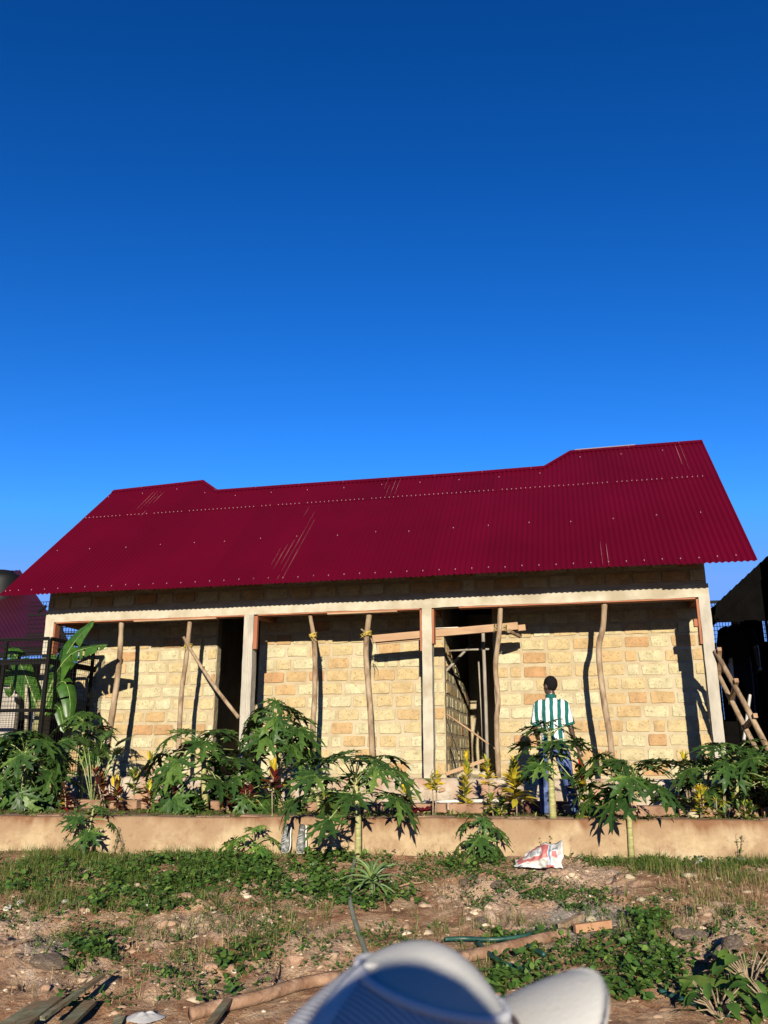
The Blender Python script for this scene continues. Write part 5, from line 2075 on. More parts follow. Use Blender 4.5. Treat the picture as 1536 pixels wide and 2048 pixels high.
    for l in (legL, legR):
        a = Vector(l[1])
        fb = MB()
        z = a.z - .045
        V = []
        rings(fb, [(a.x, .045, z, .024, .075), (a.x, .045, z + .012, .026, .078), (a.x, .03, z + .03, .024, .06), (a.x, a.y + .01, z + .05, .022, .03)])
        build('shoe', W(fb), M_SHOE, t, smooth=True)
    return t


# the man in the striped shirt, seen from behind
YP = 10.62
mf_ = ter(1114, YP, TER_Z - .03)
Hm = 1.64
man = figure('man from behind in green and white striped shirt and jeans with a red tool', mf_, Hm, R(4), 1, M_STRIPE, M_JEANS, head_yaw=R(38),
             armL=[(-.150, .02, .63), (-.115, .12, .52)], armR=[(.155, -.005, .63), (.188, .02, .475)],
             legL=[(-.078, .01, .275), (-.082, -.005, .045)], legR=[(.086, -.005, .28), (.135, -.03, .045)], voxel=.010, slim=.84)
hp = mf_ + Matrix.Rotation(R(4), 3, 'Z') @ (Vector((.178, .025, .425)) * Hm)
o = build('hand_tool', MB().box(hp + Vector((.026, .0, -.17)), (.048, .03, .30), Matrix.Rotation(R(-7), 3, 'Y')).box(hp + Vector((.004, 0, .02)), (.028, .028, .10), Matrix.Rotation(R(-7), 3, 'Y')), mat_flat('red_paint', (.22, .004, .005), .85, .05))
tag(o, 'red bar shaped hand tool hanging from the right hand of the man', 'tool')

# dark figure under the shed roof
Hs = 1.78
sp_ = onY(1472, 1256, 14.4)
sp_.z -= .815 * Hs
M_DARKCLOTH = mat_flat('black_cloth', (.012, .012, .014), .9, .05)
M_NAVY = mat_flat('navy_cloth', (.010, .014, .03), .9, .05)
figure('dark silhouetted person in a black shirt standing under the open shed roof', sp_, Hs, R(170), 1, M_DARKCLOTH, M_NAVY, hem=False, voxel=.014)
blk = thing('block_stack', 'stack of dark blocks carrying the silhouetted person in the shed', 'blocks', (sp_.x, sp_.y, TER_Z))
nb_ = max(1, int(round((sp_.z - TER_Z) / .19)))
hb_ = (sp_.z - TER_Z) / nb_
for j in range(nb_):
    for i in range(3):
        build('block', MB().lohi((sp_.x - .45 + i * .3, sp_.y - .2, TER_Z + j * hb_), (sp_.x - .16 + i * .3, sp_.y + .2, TER_Z + hb_ * .98 + j * hb_)), M_SHADE_BLACK, blk)

# ------------------------------------------------------------------ the wearer of the pale cap and the photographer's phone
M_CAP = mat_noise('pale_grey_cap_cloth', (0.56, 0.555, 0.52), (0.63, 0.625, 0.59), 6, 0.95, 0.2, 420, spec=0.05, c3=(0.50, 0.50, 0.48), s3=9)
M_CAPW = mat_noise('white_cap_mesh', (0.66, 0.67, 0.69), (0.74, 0.75, 0.77), 8, 0.9, 0.2, 90, spec=0.1)


def mat_mesh():
    m, nt, b = nodes('cap_netting')
    tc = N(nt, 'ShaderNodeTexCoord')
    w = N(nt, 'ShaderNodeTexWave', i_Scale=95.0, i_Distortion=1.5)
    w.bands_direction = 'DIAGONAL'
    nt.links.new(tc.outputs['Object'], w.inputs['Vector'])
    r = ramp(nt, [(0.2, (0.40, 0.40, 0.42)), (0.6, (0.62, 0.63, 0.65))])
    nt.links.new(w.outputs['Fac'], r.inputs[0])
    nt.links.new(r.outputs[0], b.inputs['Base Color'])
    b.inputs['Roughness'].default_value = 0.9
    bp = N(nt, 'ShaderNodeBump', i_Strength=0.6, i_Distance=0.002)
    nt.links.new(w.outputs['Fac'], bp.inputs['Height'])
    nt.links.new(bp.outputs[0], b.inputs['Normal'])
    return m


M_NET = mat_mesh()
DCAP = 0.60
TOPPX = (838, 1880)
hx = Vector((-_sy, _cy, 0))
fx_ = (RIGHT * .95 + hx * .30).normalized()              # the wearer faces right and a little away, chin up
sx_ = Vector((0, 0, 1)).cross(fx_)
TILT = R(27)
eu_ = fx_ * math.cos(TILT) + Vector((0, 0, math.sin(TILT)))
ew_ = -fx_ * math.sin(TILT) + Vector((0, 0, math.cos(TILT)))


def dome(th, ph):
    """th round the head from the front, ph up from the band; tall front, sloping back"""
    f = math.cos(th)
    ru = .092 if f > 0 else .15
    cpx = math.cos(ph) ** .70
    return ru * f * cpx + .018 * math.sin(ph) ** 1.5, .090 * math.sin(th) * cpx, .112 * math.sin(ph) ** .95


cl = CAM + ray(*TOPPX) * DCAP


def cpt(u, v, w):
    """cap coordinates: u forward, v to the wearer's left, w up"""
    return cl + eu_ * u + sx_ * v + ew_ * w


H2 = math.pi / 2
for _ in range(4):       # set the crown under its place in the picture
    best = min((proj(*cpt(*dome(2 * math.pi * i / 60, H2 * j / 20)))[::-1] for i in range(60) for j in range(21)))
    cl = cl + RIGHT * ((TOPPX[0] - best[1]) / FPX * DCAP) - UP * ((TOPPX[1] - best[0]) / FPX * DCAP)
ctop = max((cpt(*dome(2 * math.pi * i / 60, H2 * j / 20)) for i in range(60) for j in range(21)), key=lambda p: p.z)
hcl = cl - Vector((0, 0, .02))
gz0 = float(ground_z(np.array([cl.x]), np.array([cl.y]))[0])
Hc = (ctop.z - .03 - gz0) / .998
wear_yaw = math.atan2(fx_.y, fx_.x) - math.pi / 2
M_GREYTEE = mat_flat('grey_tee', (.2, .2, .21), .9, .1)
wearer = figure('person in a pale grey and white cap right in front of the camera', (cl.x, cl.y, gz0), Hc, wear_yaw, 1, M_GREYTEE, M_JEANS, hem=False, capped=True)
cap = bpy.data.objects.new('cap', None)
_link(cap, wearer)
cap.location = cl - ORG[wearer.name]
ORG[cap.name] = cl.copy()


def side_of(p):
    """below the sloping seam: netting; above: grey cloth"""
    d = Vector(p) - (CAM + ray(*TOPPX) * DCAP)
    return d.z - (-.016 - (.033 / .128) * (d.dot(RIGHT) + .081))


NT, NP = 140, 44
Vd = [[cpt(*dome(2 * math.pi * i / NT, H2 * .998 * j / NP)) for j in range(NP + 1)] for i in range(NT)]
parts_ = {'crown_panel': MB(), 'mesh_panel': MB()}
for i in range(NT):
    for j in range(NP):
        q = [Vd[i][j], Vd[(i + 1) % NT][j], Vd[(i + 1) % NT][j + 1], Vd[i][j + 1]]
        c = (q[0] + q[1] + q[2] + q[3]) / 4
        parts_['crown_panel' if side_of(c) > 0 else 'mesh_panel'].add(q, [(0, 1, 2, 3)])
def weld(o):
    bm = bmesh.new()
    bm.from_mesh(o.data)
    bmesh.ops.remove_doubles(bm, verts=bm.verts, dist=1e-5)
    for f in bm.faces:
        f.smooth = True
    bm.to_mesh(o.data)
    bm.free()
weld(build('crown_panel', parts_['crown_panel'], M_CAP, cap, smooth=True))
weld(build('mesh_panel', parts_['mesh_panel'], M_NET, cap, smooth=True))
# white piping along that seam and over the crown
seam = []
for i in range(NT):
    for j in range(NP):
        a, b = Vd[i][j], Vd[i][j + 1]
        fa, fb = side_of(a), side_of(b)
        if fa * fb < 0:
            p = a.lerp(b, fa / (fa - fb))
            seam.append((i, cl + (p - cl) * 1.004))
            break
run = [p for i, p in seam if i > NT // 2]
if len(run) > 3:
    build('piping', MB().tube(run, [(.0038, .0038)] * len(run), 8), M_CAPW, cap, smooth=True)
run2 = [p for i, p in seam if i <= NT // 2]
if len(run2) > 3:
    build('piping', MB().tube(run2, [(.0035, .0035)] * len(run2), 8), M_CAPW, cap, smooth=True)
P = [cpt(*[q * 1.003 for q in dome(a * 2 * math.pi / 40, 0.04)]) for a in range(41)]
build('head_band', MB().tube(P, .006, 6), M_CAPW, cap, smooth=True)
bm_ = MB()
ball(bm_, cpt(*dome(0, H2)), .007, .007, .003)
build('top_button', bm_, M_CAP, cap, smooth=True)
P = [cpt(*[q * 1.004 for q in dome(3.9, H2 * k / 16)]) for k in range(17)]
build('seam_tape', MB().tube(P, [(.009, .0022)] * 17, 8), M_CAPW, cap, smooth=True)
# visor: an arched tongue
V, F = [], []
nv, nu = 26, 12
for lay in (0, 1):
    for i in range(nv + 1):
        a = -1.25 + 2.5 * i / nv
        for j in range(nu + 1):
            q = j / nu
            bu, bv, _ = dome(a, 0.02)
            ext = .082 * max(0, math.cos(a * H2 / 1.25)) ** .55
            u = bu + ext * q
            v = bv
            w = .026 + .004 * q - .014 * q * q - 2.6 * v * v - .004 * lay
            V.append(cpt(u, v, w))
mm = (nv + 1) * (nu + 1)
for lay in (0, 1):
    for i in range(nv):
        for j in range(nu):
            a = lay * mm + i * (nu + 1) + j
            f = (a, a + nu + 1, a + nu + 2, a + 1)
            F.append(f if lay == 0 else f[::-1])
for i in range(nv):
    a = i * (nu + 1) + nu
    F.append((a, a + mm, a + nu + 1 + mm, a + nu + 1))
build('visor', MB().add(V, F), M_CAP, cap, smooth=True)

# the photographer's phone, held up behind the lens, throws its shadow on the cap
back = -FWD * .007
mb = MB()
Pw, Ph, Pt = .080, .160, .010
pc = CAM + back - FWD * (Pt / 2) + RIGHT * (-Pw / 2 + .012) + UP * (-Ph / 2 + .004)
Rm = Matrix((RIGHT, UP, -FWD)).transposed()
outl = []
rr_ = .012
for (sx, sy, a0) in ((1, 1, 0), (-1, 1, 90), (-1, -1, 180), (1, -1, 270)):
    for a in (0, 30, 60, 90):
        outl.append((sx * (Pw / 2 - rr_) + rr_ * math.cos(R(a0 + a)), sy * (Ph / 2 - rr_) + rr_ * math.sin(R(a0 + a))))
n = len(outl)
V = [pc + Rm @ Vector((x, y, -Pt / 2)) for x, y in outl] + [pc + Rm @ Vector((x, y, Pt / 2)) for x, y in outl]
mb.add(V, [tuple(range(n - 1, -1, -1)), tuple(range(n, 2 * n))] + [(i, (i + 1) % n, n + (i + 1) % n, n + i) for i in range(n)])
o = build('smartphone', mb, mat_flat('dark_phone', (.02, .02, .022), .4), fix=True)
tag(o, 'dark smartphone held up between the sun and the pale cap', 'phone')
pf = Vector((CAM.x + .10, CAM.y - .47, 0))
pf.z = float(ground_z(np.array([pf.x]), np.array([pf.y]))[0])
Hp = (ZC + .15 - pf.z)
ph_yaw = YAW
Ri = Matrix.Rotation(-ph_yaw, 3, 'Z')


def loc_(p):
    q = Ri @ (Vector(p) - pf)
    return tuple(q / Hp)


wr = loc_(pc - UP * .15 + RIGHT * .01 - FWD * .03)
wl = loc_(pc - UP * .15 - RIGHT * .06 - FWD * .03)
figure('person taking the picture with a dark smartphone raised in both hands', pf, Hp, ph_yaw, 1, M_GREYTEE, M_JEANS, hem=False,
       armL=[(-.17, .07, .66), wl], armR=[(.17, .07, .66), wr])

# ------------------------------------------------------------------ things on the rough ground
def gput(x, y, dz=0.0):
    p = on_ground(x, y)
    p.z += dz
    return p


STONES = [(273, 1776, .045, 'cream', 'round cream stone alone in the green patch at left'), (42, 1809, .05, 'white', 'flat white square stone at the left edge'),
          (131, 1804, .042, 'white', 'smooth pale stone in the grass right of the white square one'), (297, 1813, .04, 'white', 'small white stone below the round cream stone'),
          (165, 1823, .03, 'pink', 'small pink stone among leaves at left'), (175, 1822, .03, 'cream', 'small cream stone touching the pink one at left'),
          (376, 1776, .035, 'cream', 'pale stone at the right end of the green patch'), (250, 1848, .09, 'pink', 'broad pinkish rock flush with the soil left of the middle'),
          (338, 1850, .11, 'pink', 'long pinkish rock ledge left of the middle'), (375, 1795, .09, 'pink', 'rugged pink rock below the green patch'),
          (425, 1790, .08, 'pink', 'pink broken rock beside the rugged one'), (15, 1818, .04, 'white', 'white chip at the left frame edge'),
          (460, 1940, .05, 'pink', 'bright pink stone among broad leaves near the log'), (420, 1938, .06, 'pink', 'dull pink stone left of the bright pink one'),
          (92, 1980, .045, 'pink', 'pink stone above the grey planks'), (252, 1896, .035, 'pink', 'small orange stone on bare soil left of middle'),
          (275, 1806, .025, 'pink', 'tiny orange stone in the grass at left'), (1379, 1752, .085, 'cream', 'big cream block tilted on edge at the right'),
          (1284, 1802, .055, 'cream', 'pale flat stone at the middle of the right slope'), (1183, 1845, .055, 'cream', 'pale pointed stone above the short orange plank'),
          (1345, 1892, .06, 'pink', 'orange rock standing at the edge of the hollow'), (1352, 1862, .07, 'pink', 'larger orange rock at the edge of the hollow'),
          (1400, 1712, .05, 'white', 'white stone in the grass near the right wall foot'), (1398, 1728, .06, 'white', 'heap of white chips below the right wall'),
          (1480, 1703, .05, 'white', 'white rounded stone at the far right wall foot'), (1462, 1719, .035, 'white', 'small white stone below the rounded one at far right'),
          (1260, 1760, .045, 'cream', 'cream stone half sunk on the right slope'), (1110, 1755, .05, 'pink', 'pinkish red lump at the corner of the crumpled sack'),
          (1410, 1920, .09, 'pink', 'grey pink boulder in the right hollow'), (1300, 1900, .12, 'brown', 'flat brown stone beside the leafy clump at right'),
          (1160, 1700, .05, 'cream', 'pale stone in the weeds below the wall right of the sack'), (960, 1840, .1, 'brown', 'brown rock behind the crown of the cap'),
          (620, 1775, .1, 'brown', 'grey brown rock in the leaves left of the aloe'), (1000, 1770, .12, 'brown', 'large grey brown rock right of the aloe'),
          (930, 1765, .1, 'brown', 'grey rock nearest the right of the aloe'), (1380, 1870, .16, 'brown', 'big grey boulder above the right hollow'),
          (1460, 1890, .16, 'brown', 'big weathered boulder at the right edge'), (590, 1925, .1, 'pink', 'weathered pink rock left of the cap'),
          (100, 1925, .16, 'brown', 'low weathered rock at lower left'), (500, 1775, .09, 'pink', 'pink earthy rock left of the aloe leaves')]
M_STONE_BROWN = mat_noise('weathered_rock', (0.14, 0.10, 0.075), (0.31, 0.235, 0.175), 9, 0.95, 0.9, 25, spec=0.1, c3=(0.42, 0.34, 0.26), s3=7, dist=.03)
SM = {}
for k, m in (('cream', M_STONE), ('pink', M_STONE_PINK), ('white', M_STONE_WHITE), ('brown', M_STONE_BROWN)):
    SM[k] = [stone_mesh(200 + i + 10 * len(SM), .75, m, .35) for i in range(5)]
for i, (x, y, s, k, lab) in enumerate(STONES):
    s = s * (.8 if k == 'brown' else .9)
    big = s > .065
    o = inst('stone', SM[k][i % 5], None, gput(x, y + s * 40, s * (.12 if big else .3)), Matrix.Rotation(i * 1.7, 3, 'Z') @ Matrix.Rotation(R(random.uniform(-25, 25)), 3, 'X'),
             (s * random.uniform(1.0, 1.35), s * random.uniform(.8, 1.1), s * (random.uniform(.55, .75) if big else random.uniform(.75, 1.0))))
    tag(o, lab, 'stone', 'stones lying on the slope')

# loose chips, nobody could count them
def scatter(n, dens_fn, y0=1660, y1=2060, x0=-60, x1=1600, seed=0):
    """ground points with the wanted density as seen on the slope"""
    rng = np.random.default_rng(seed)
    X = rng.uniform(-6.5, 3.2, n)
    Y = rng.uniform(4.6, 10.3, n)
    X = X * 1.0
    ok = Y < wallY(X) - .03
    X, Y = X[ok], Y[ok]
    Z = ground_z(X, Y)
    px, py = proj(X, Y, Z)
    k = (px > x0) & (px < x1) & (py > y0) & (py < y1)
    X, Y, Z, px, py = X[k], Y[k], Z[k], px[k], py[k]
    d = dens_fn(px, py)
    k = rng.random(len(X)) < d
    return np.stack([X[k], Y[k], Z[k]], -1), px[k], py[k], rng


def chips(name, n, dens, smin, smax, mat, seed):
    P, px, py, rng = scatter(n, dens, seed=seed)
    m = len(P)
    bm = bmesh.new()
    bmesh.ops.create_icosphere(bm, subdivisions=1, radius=1)
    T = np.array([v.co[:] for v in bm.verts])
    Fa = np.array([[v.index for v in f.verts] for f in bm.faces])
    bm.free()
    s = smin + (smax - smin) * rng.random(m) ** 3
    S = np.stack([s * rng.uniform(.8, 1.5, m), s * rng.uniform(.7, 1.2, m), s * rng.uniform(.35, .75, m)], -1)
    a = rng.uniform(0, 6.28, m)
    J = T[None] * rng.uniform(.45, 1.25, (m, len(T), 1))
    P = P - np.stack([0 * s, 0 * s, .25 * s], -1)
    V = J * S[:, None, :]
    x = V[..., 0] * np.cos(a)[:, None] - V[..., 1] * np.sin(a)[:, None]
    y = V[..., 0] * np.sin(a)[:, None] + V[..., 1] * np.cos(a)[:, None]
    V = np.stack([x, y, V[..., 2]], -1) + P[:, None, :]
    F = (Fa[None] + (np.arange(m) * len(T))[:, None, None]).reshape(-1, 3)
    o = bpy.data.objects.new(name, raw_mesh(name, V.reshape(-1, 3), F, mat))
    COL.objects.link(o)
    return o


def mat_chip(name, stops):
    m, nt, b = nodes(name)
    g = N(nt, 'ShaderNodeNewGeometry')
    r = ramp(nt, stops)
    nt.links.new(g.outputs['Random Per Island'], r.inputs[0])
    nt.links.new(r.outputs[0], b.inputs['Base Color'])
    b.inputs['Roughness'].default_value = .95
    b.inputs['Specular IOR Level'].default_value = .1
    return m


M_CHIP = mat_chip('stone_chips', [(0, (.20, .115, .07)), (.4, (.33, .215, .14)), (.75, (.45, .33, .23)), (.93, (.56, .45, .32)), (1, (.72, .64, .50))])
M_GRIT = mat_chip('white_grit', [(0, (.3, .26, .22)), (.6, (.48, .44, .38)), (1, (.62, .58, .52))])
bare = lambda x, y: .35 + .65 * np.clip(ellipse_sum(x, y, ROCKS), 0, 1)
o = chips('loose_stones', 40000, lambda x, y: bare(x, y) * .6, .003, .022, M_CHIP, 5)
tag(o, kind='stuff')
o = chips('soil_clods', 14000, lambda x, y: bare(x, y) * .6, .012, .06, M_CHIP, 15)
tag(o, kind='stuff')
o = chips('white_gravel', 50000, lambda x, y: ellipse_sum(x, y, GRIT), .003, .013, M_GRIT, 6)
tag(o, kind='stuff')

# ---- ground plants: photo ellipses (x, y, rx, ry, density)
BROAD = [(450, 1755, 130, 34, 1), (330, 1755, 110, 30, 1), (560, 1760, 60, 20, .6), (620, 1765, 110, 36, .8), (250, 1810, 110, 34, .55), (700, 1715, 120, 24, .6),
         (1215, 1945, 190, 62, 1.2), (1100, 1905, 70, 34, .9), (1305, 1850, 42, 24, 1.1), (1020, 1960, 60, 40, .8), (1360, 1965, 80, 40, .7), (490, 1960, 70, 50, .9), (440, 1985, 60, 40, .6),
         (60, 1760, 120, 40, .35), (180, 1925, 60, 44, .55), (930, 1730, 60, 20, .6), (760, 1800, 80, 26, .5), (1480, 1990, 90, 60, .6), (150, 2010, 70, 26, .4), (1010, 1880, 30, 20, .6)]
SMALL = [(1050, 1790, 140, 34, .8), (960, 1735, 90, 26, .8), (1160, 1800, 80, 30, .7), (300, 1790, 200, 40, .5), (180, 1905, 80, 50, .8), (620, 1790, 130, 40, .8), (500, 1895, 150, 50, .45),
         (1230, 1715, 100, 24, .9), (1060, 1770, 60, 20, .5), (370, 1760, 260, 60, .7), (820, 1740, 130, 30, .6), (700, 1700, 500, 14, .7), (1250, 1700, 320, 16, .8), (1430, 1720, 140, 26, .7), (330, 1900, 140, 50, .3), (470, 1820, 200, 40, .3), (1250, 1900, 200, 60, .4),
         (1370, 1820, 120, 40, .25), (1500, 1860, 80, 50, .4), (300, 1975, 140, 50, .35), (760, 1900, 140, 60, .2), (60, 1830, 120, 40, .3)]
GRASS = [(120, 1735, 200, 50, 1), (300, 1730, 240, 46, .7), (1400, 1720, 220, 34, 1), (1250, 1705, 120, 22, .9), (600, 1700, 120, 18, .6), (60, 1790, 120, 36, .7), (330, 1800, 160, 36, .5), (560, 1850, 140, 44, .25),
         (430, 1880, 140, 50, .3), (1490, 1745, 120, 30, .7), (860, 1700, 300, 14, .9), (300, 1705, 420, 16, 1), (1200, 1697, 400, 12, 1), (170, 1860, 180, 50, .25), (1350, 1830, 160, 50, .25), (960, 1920, 300, 90, .12), (1500, 1960, 90, 70, .4), (1050, 1700, 140, 12, .5)]
DRY = [(1440, 1780, 130, 45, 1), (1390, 1820, 100, 40, .6), (120, 1800, 120, 40, .6), (860, 1800, 100, 40, .35), (420, 1890, 260, 70, .3), (90, 1960, 130, 50, .4), (1300, 1860, 160, 60, .25), (1000, 1860, 100, 30, .3), (950, 1720, 90, 20, .5), (330, 1985, 140, 40, .3)]


def cover(name, n, E_, seed, mat, kind, L0, L1, k, spread, W, hz):
    P, px, py, rng = scatter(n, lambda x, y: ellipse_sum(x, y, E_), seed=seed)
    cl_ = np.clip(.60 + 1.6 * fbm(P[:, 0] * 3.2, P[:, 1] * 3.2, seed + 40, 3), 0, 1)
    P = P[rng.random(len(P)) < cl_]
    m = len(P)
    P = np.repeat(P, k, 0)
    M = len(P)
    P = P + rng.normal(0, spread, (M, 3)) * np.array([1, 1, 0]) + np.stack([np.zeros(M), np.zeros(M), rng.uniform(0, hz, M)], -1)
    L = rng.uniform(L0, L1, M)
    az = rng.uniform(0, 6.28, M)
    if kind == 'blade':
        V, F = leaves(P, az, R(65) + rng.normal(0, .4, M), np.zeros(M), L, np.full(M, W), rng.uniform(.1, .7, M), 3, 'blade')
    else:
        V, F = leaves(P, az, rng.normal(.15, .45, M), rng.normal(0, .45, M), L, L * W, .25, 2, kind)
    o = bpy.data.objects.new(name, raw_mesh(name, V, F, mat, True))
    COL.objects.link(o)
    tag(o, kind='stuff')
    return o


cover('ground_creeper', 19000, BROAD, 11, M_COVER, 'round', .03, .065, 6, .035, .85, .09)
cover('small_weeds', 42000, SMALL, 12, M_COVER, 'ell', .015, .04, 7, .03, .6, .05)
cover('grey_weeds', 8000, [(1050, 1795, 150, 34, 1), (1170, 1800, 80, 30, .8), (210, 1890, 60, 30, .5), (960, 1745, 80, 24, .5)], 13, M_COVER_GREY, 'ell', .015, .035, 7, .03, .6, .05)
cover('grass', 55000, GRASS, 14, M_GRASS, 'blade', .05, .13, 5, .02, .005, .0)
cover('dry_grass', 26000, DRY, 16, M_STRAW, 'blade', .05, .14, 4, .03, .004, .0)
# terrace weeds
rng = np.random.default_rng(77)
m = 1500
X = rng.uniform(-8.2, 3.0, m)
Yw_ = np.array([wallY(x) for x in X])
Yv = Yw_ + rng.uniform(.12, 1.7, m)
P = np.repeat(np.stack([X, Yv, np.full(m, TER_Z)], -1), 5, 0)
P += rng.normal(0, .03, P.shape) * np.array([1, 1, .3])
M = len(P)
V, F = leaves(P, rng.uniform(0, 6.28, M), rng.normal(.5, .4, M), rng.normal(0, .3, M), rng.uniform(.03, .07, M), rng.uniform(.012, .03, M), .3, 2, 'ell')
o = bpy.data.objects.new('terrace_weeds', raw_mesh('terrace_weeds', V, F, M_GRASS, True))
COL.objects.link(o)
tag(o, kind='stuff')

# thin weeds along the foot of the wall
for i, (x, y, h, lab) in enumerate(((1090, 1695, .28, 'thin bare weed stalk against the wall above the sack'), (228, 1700, .30, 'dark sprig against the wall right of the spindly papaya'),
                                    (245, 1700, .24, 'thin leafy weed against the wall beside the dark sprig'), (140, 1690, .16, 'wispy weed at the left foot of the wall'), (1475, 1700, .26, 'leafy weed at the right foot of the wall'), (690, 1705, .2, 'dark weed left of the tall middle papaya trunk'))):
    g = gput(x, y)
    t = thing('weed', lab, 'weed', g, 'weeds at the wall foot')
    mb = MB()
    arr = []
    rng = np.random.default_rng(i)
    for k in range(4):
        tip = g + Vector((rng.uniform(-.08, .08), rng.uniform(-.04, .04), h * rng.uniform(.6, 1)))
        mb.tube([g, g.lerp(tip, .5) + Vector((.01, 0, .01)), tip], [.003, .0025, .0015], 4)
        q = rng.random(9)
        Pp = np.array(g)[None] + (np.array(tip - g))[None] * q[:, None]
        arr.append(leaves(Pp, rng.uniform(0, 6.28, 9), rng.normal(.3, .4, 9), np.zeros(9), rng.uniform(.025, .05, 9), rng.uniform(.012, .022, 9), .2, 2))
    build('stem', mb, M_STEM, t)
    leaf_part('foliage', arr, M_COVER, t)

M_LOG = mat_noise('barked_log', (0.20, 0.11, 0.065), (0.42, 0.27, 0.18), 7, 0.95, 0.9, 22, spec=0.1, c3=(0.13, 0.075, 0.05), s3=6, dist=.02)
# hose up to the middle papaya
def gtube(name, px, r, mat, label, cat, lift=.0, sag=None):
    pts = [gput(x, y, r + lift + (sag[i] if sag else 0)) for i, (x, y) in enumerate(px)]
    out = []
    for i in range(len(pts) - 1):
        for k in range(6):
            f = k / 6
            p0, p1, p2, p3 = pts[max(i - 1, 0)], pts[i], pts[i + 1], pts[min(i + 2, len(pts) - 1)]
            out.append(.5 * ((2 * p1) + (p2 - p0) * f + (2 * p0 - 5 * p1 + 4 * p2 - p3) * f * f + (3 * p1 - p0 - 3 * p2 + p3) * f ** 3))
    out.append(pts[-1])
    o = build(name, MB().tube(out, r, 9), mat, smooth=True)
    return tag(o, label, cat)


gtube('hose', [(712, 1712), (708, 1735), (699, 1775), (701, 1815), (712, 1860), (728, 1905), (745, 1950)], .020, mat_noise('grey_green_hose', (.16, .18, .13), (.24, .26, .19), 8, .6, .1, 40), 'grey green garden hose running down the slope past the aloe', 'hose', .015)
M_STRAP = mat_noise('green_lay_flat_hose', (.006, .045, .036), (.02, .085, .066), 10, .45, .15, 40)
gtube('flat_hose', [(890, 1893), (930, 1891), (985, 1893), (1042, 1888), (1060, 1882), (1085, 1876), (1105, 1882)], .016, M_STRAP, 'dark green flat hose looped over the log behind the cap', 'hose', .03)
gtube('flat_hose', [(955, 1896), (985, 1925), (1020, 1945), (1060, 1955)], .018, M_STRAP, 'short branch of dark green hose bending down from the loop', 'hose', .02)
gtube('flat_hose', [(1035, 1892), (1062, 1908), (1090, 1922)], .018, M_STRAP, 'end of the dark green hose slipping under the leaves', 'hose', .02)
gtube('flat_hose', [(1320, 1990), (1365, 2008), (1410, 2024), (1460, 2040)], .016, M_STRAP, 'dark green hose end at the lower right corner', 'hose', .01)
gtube('log', [(380, 2046), (440, 2030), (520, 2010), (600, 1985), (680, 1970)], 0.04, M_LOG, 'long barked log lying left of the cap', 'log', .005)
gtube('log', [(1130, 1880), (1060, 1898), (980, 1918), (900, 1936), (850, 1950)], .042, M_LOG, 'barked log under the green hose right of the cap', 'log', .005)
a, b = gput(1150, 1872, .05), gput(1222, 1862, .05)
o = tag(build('plank', MB().beam(a, b, .045, .06), mat_noise('orange_timber', (.34, .17, .085), (.45, .26, .14), 6, .8, .3, 40)), 'short orange brown plank lying at the end of the right log', 'plank')
a, b = gput(1122, 1868, .05), gput(1165, 1850, .07)
o = tag(build('stick', MB().beam(a, b, .05, .04), M_POLE), 'grey brown split stick under the short orange plank', 'stick')
for i, (x0, y0, x1, y1, lab) in enumerate(((545, 1975, 560, 1935, 'white strip of bark standing in the leaves left of the cap'), (1040, 1790, 1085, 1780, 'thin dry twig on the bare soil right of the aloe'), (25, 1900, 68, 1887, 'pale straight stick lying at the left edge'),
                                           (790, 1780, 845, 1772, 'thin dry twig lying beside the aloe'), (1240, 1935, 1260, 1900, 'thin twig in the creeper leaves'))):
    a, b = gput(x0, y0, .02), gput(x1, y1, .03)
    o = tag(build('stick', MB().tube([a, (a + b) / 2 + Vector((0, 0, .012)), b], [.008, .007, .004], 6), M_TIMBER), lab, 'stick', 'dry sticks on the slope')

# weathered planks in the lower left corner
def mat_grain(name, c1, c2, c3, ang):
    """weathered timber, grain along a compass angle"""
    m, nt, b = nodes(name)
    tc = N(nt, 'ShaderNodeTexCoord')
    m1 = N(nt, 'ShaderNodeMapping')
    m1.inputs['Rotation'].default_value = (0, 0, -ang)
    nt.links.new(tc.outputs['Object'], m1.inputs[0])
    m2 = N(nt, 'ShaderNodeMapping')
    m2.inputs['Scale'].default_value = (1.2, 26, 26)
    nt.links.new(m1.outputs[0], m2.inputs[0])
    n1 = N(nt, 'ShaderNodeTexNoise', i_Scale=2.2, i_Detail=6.0, i_Roughness=0.7)
    nt.links.new(m2.outputs[0], n1.inputs['Vector'])
    r = ramp(nt, [(0.3, c3), (0.45, c1), (0.62, c2)])
    nt.links.new(n1.outputs['Fac'], r.inputs[0])
    n2 = N(nt, 'ShaderNodeTexNoise', i_Scale=5.0, i_Detail=5.0)
    nt.links.new(tc.outputs['Object'], n2.inputs['Vector'])
    r2 = ramp(nt, [(0.48, (0, 0, 0)), (0.62, (1, 1, 1))])
    nt.links.new(n2.outputs['Fac'], r2.inputs[0])
    gm = N(nt, 'ShaderNodeMath', operation='MULTIPLY')
    nt.links.new(r2.outputs[0], gm.inputs[0])
    gm.inputs[1].default_value = .6
    nt.links.new(mixc(nt, r.outputs[0], (.17, .10, .055), gm.outputs[0]), b.inputs['Base Color'])
    b.inputs['Roughness'].default_value = .9
    b.inputs['Specular IOR Level'].default_value = .12
    bp = N(nt, 'ShaderNodeBump', i_Strength=.8, i_Distance=.006)
    nt.links.new(n1.outputs['Fac'], bp.inputs['Height'])
    nt.links.new(bp.outputs[0], b.inputs['Normal'])
    return m


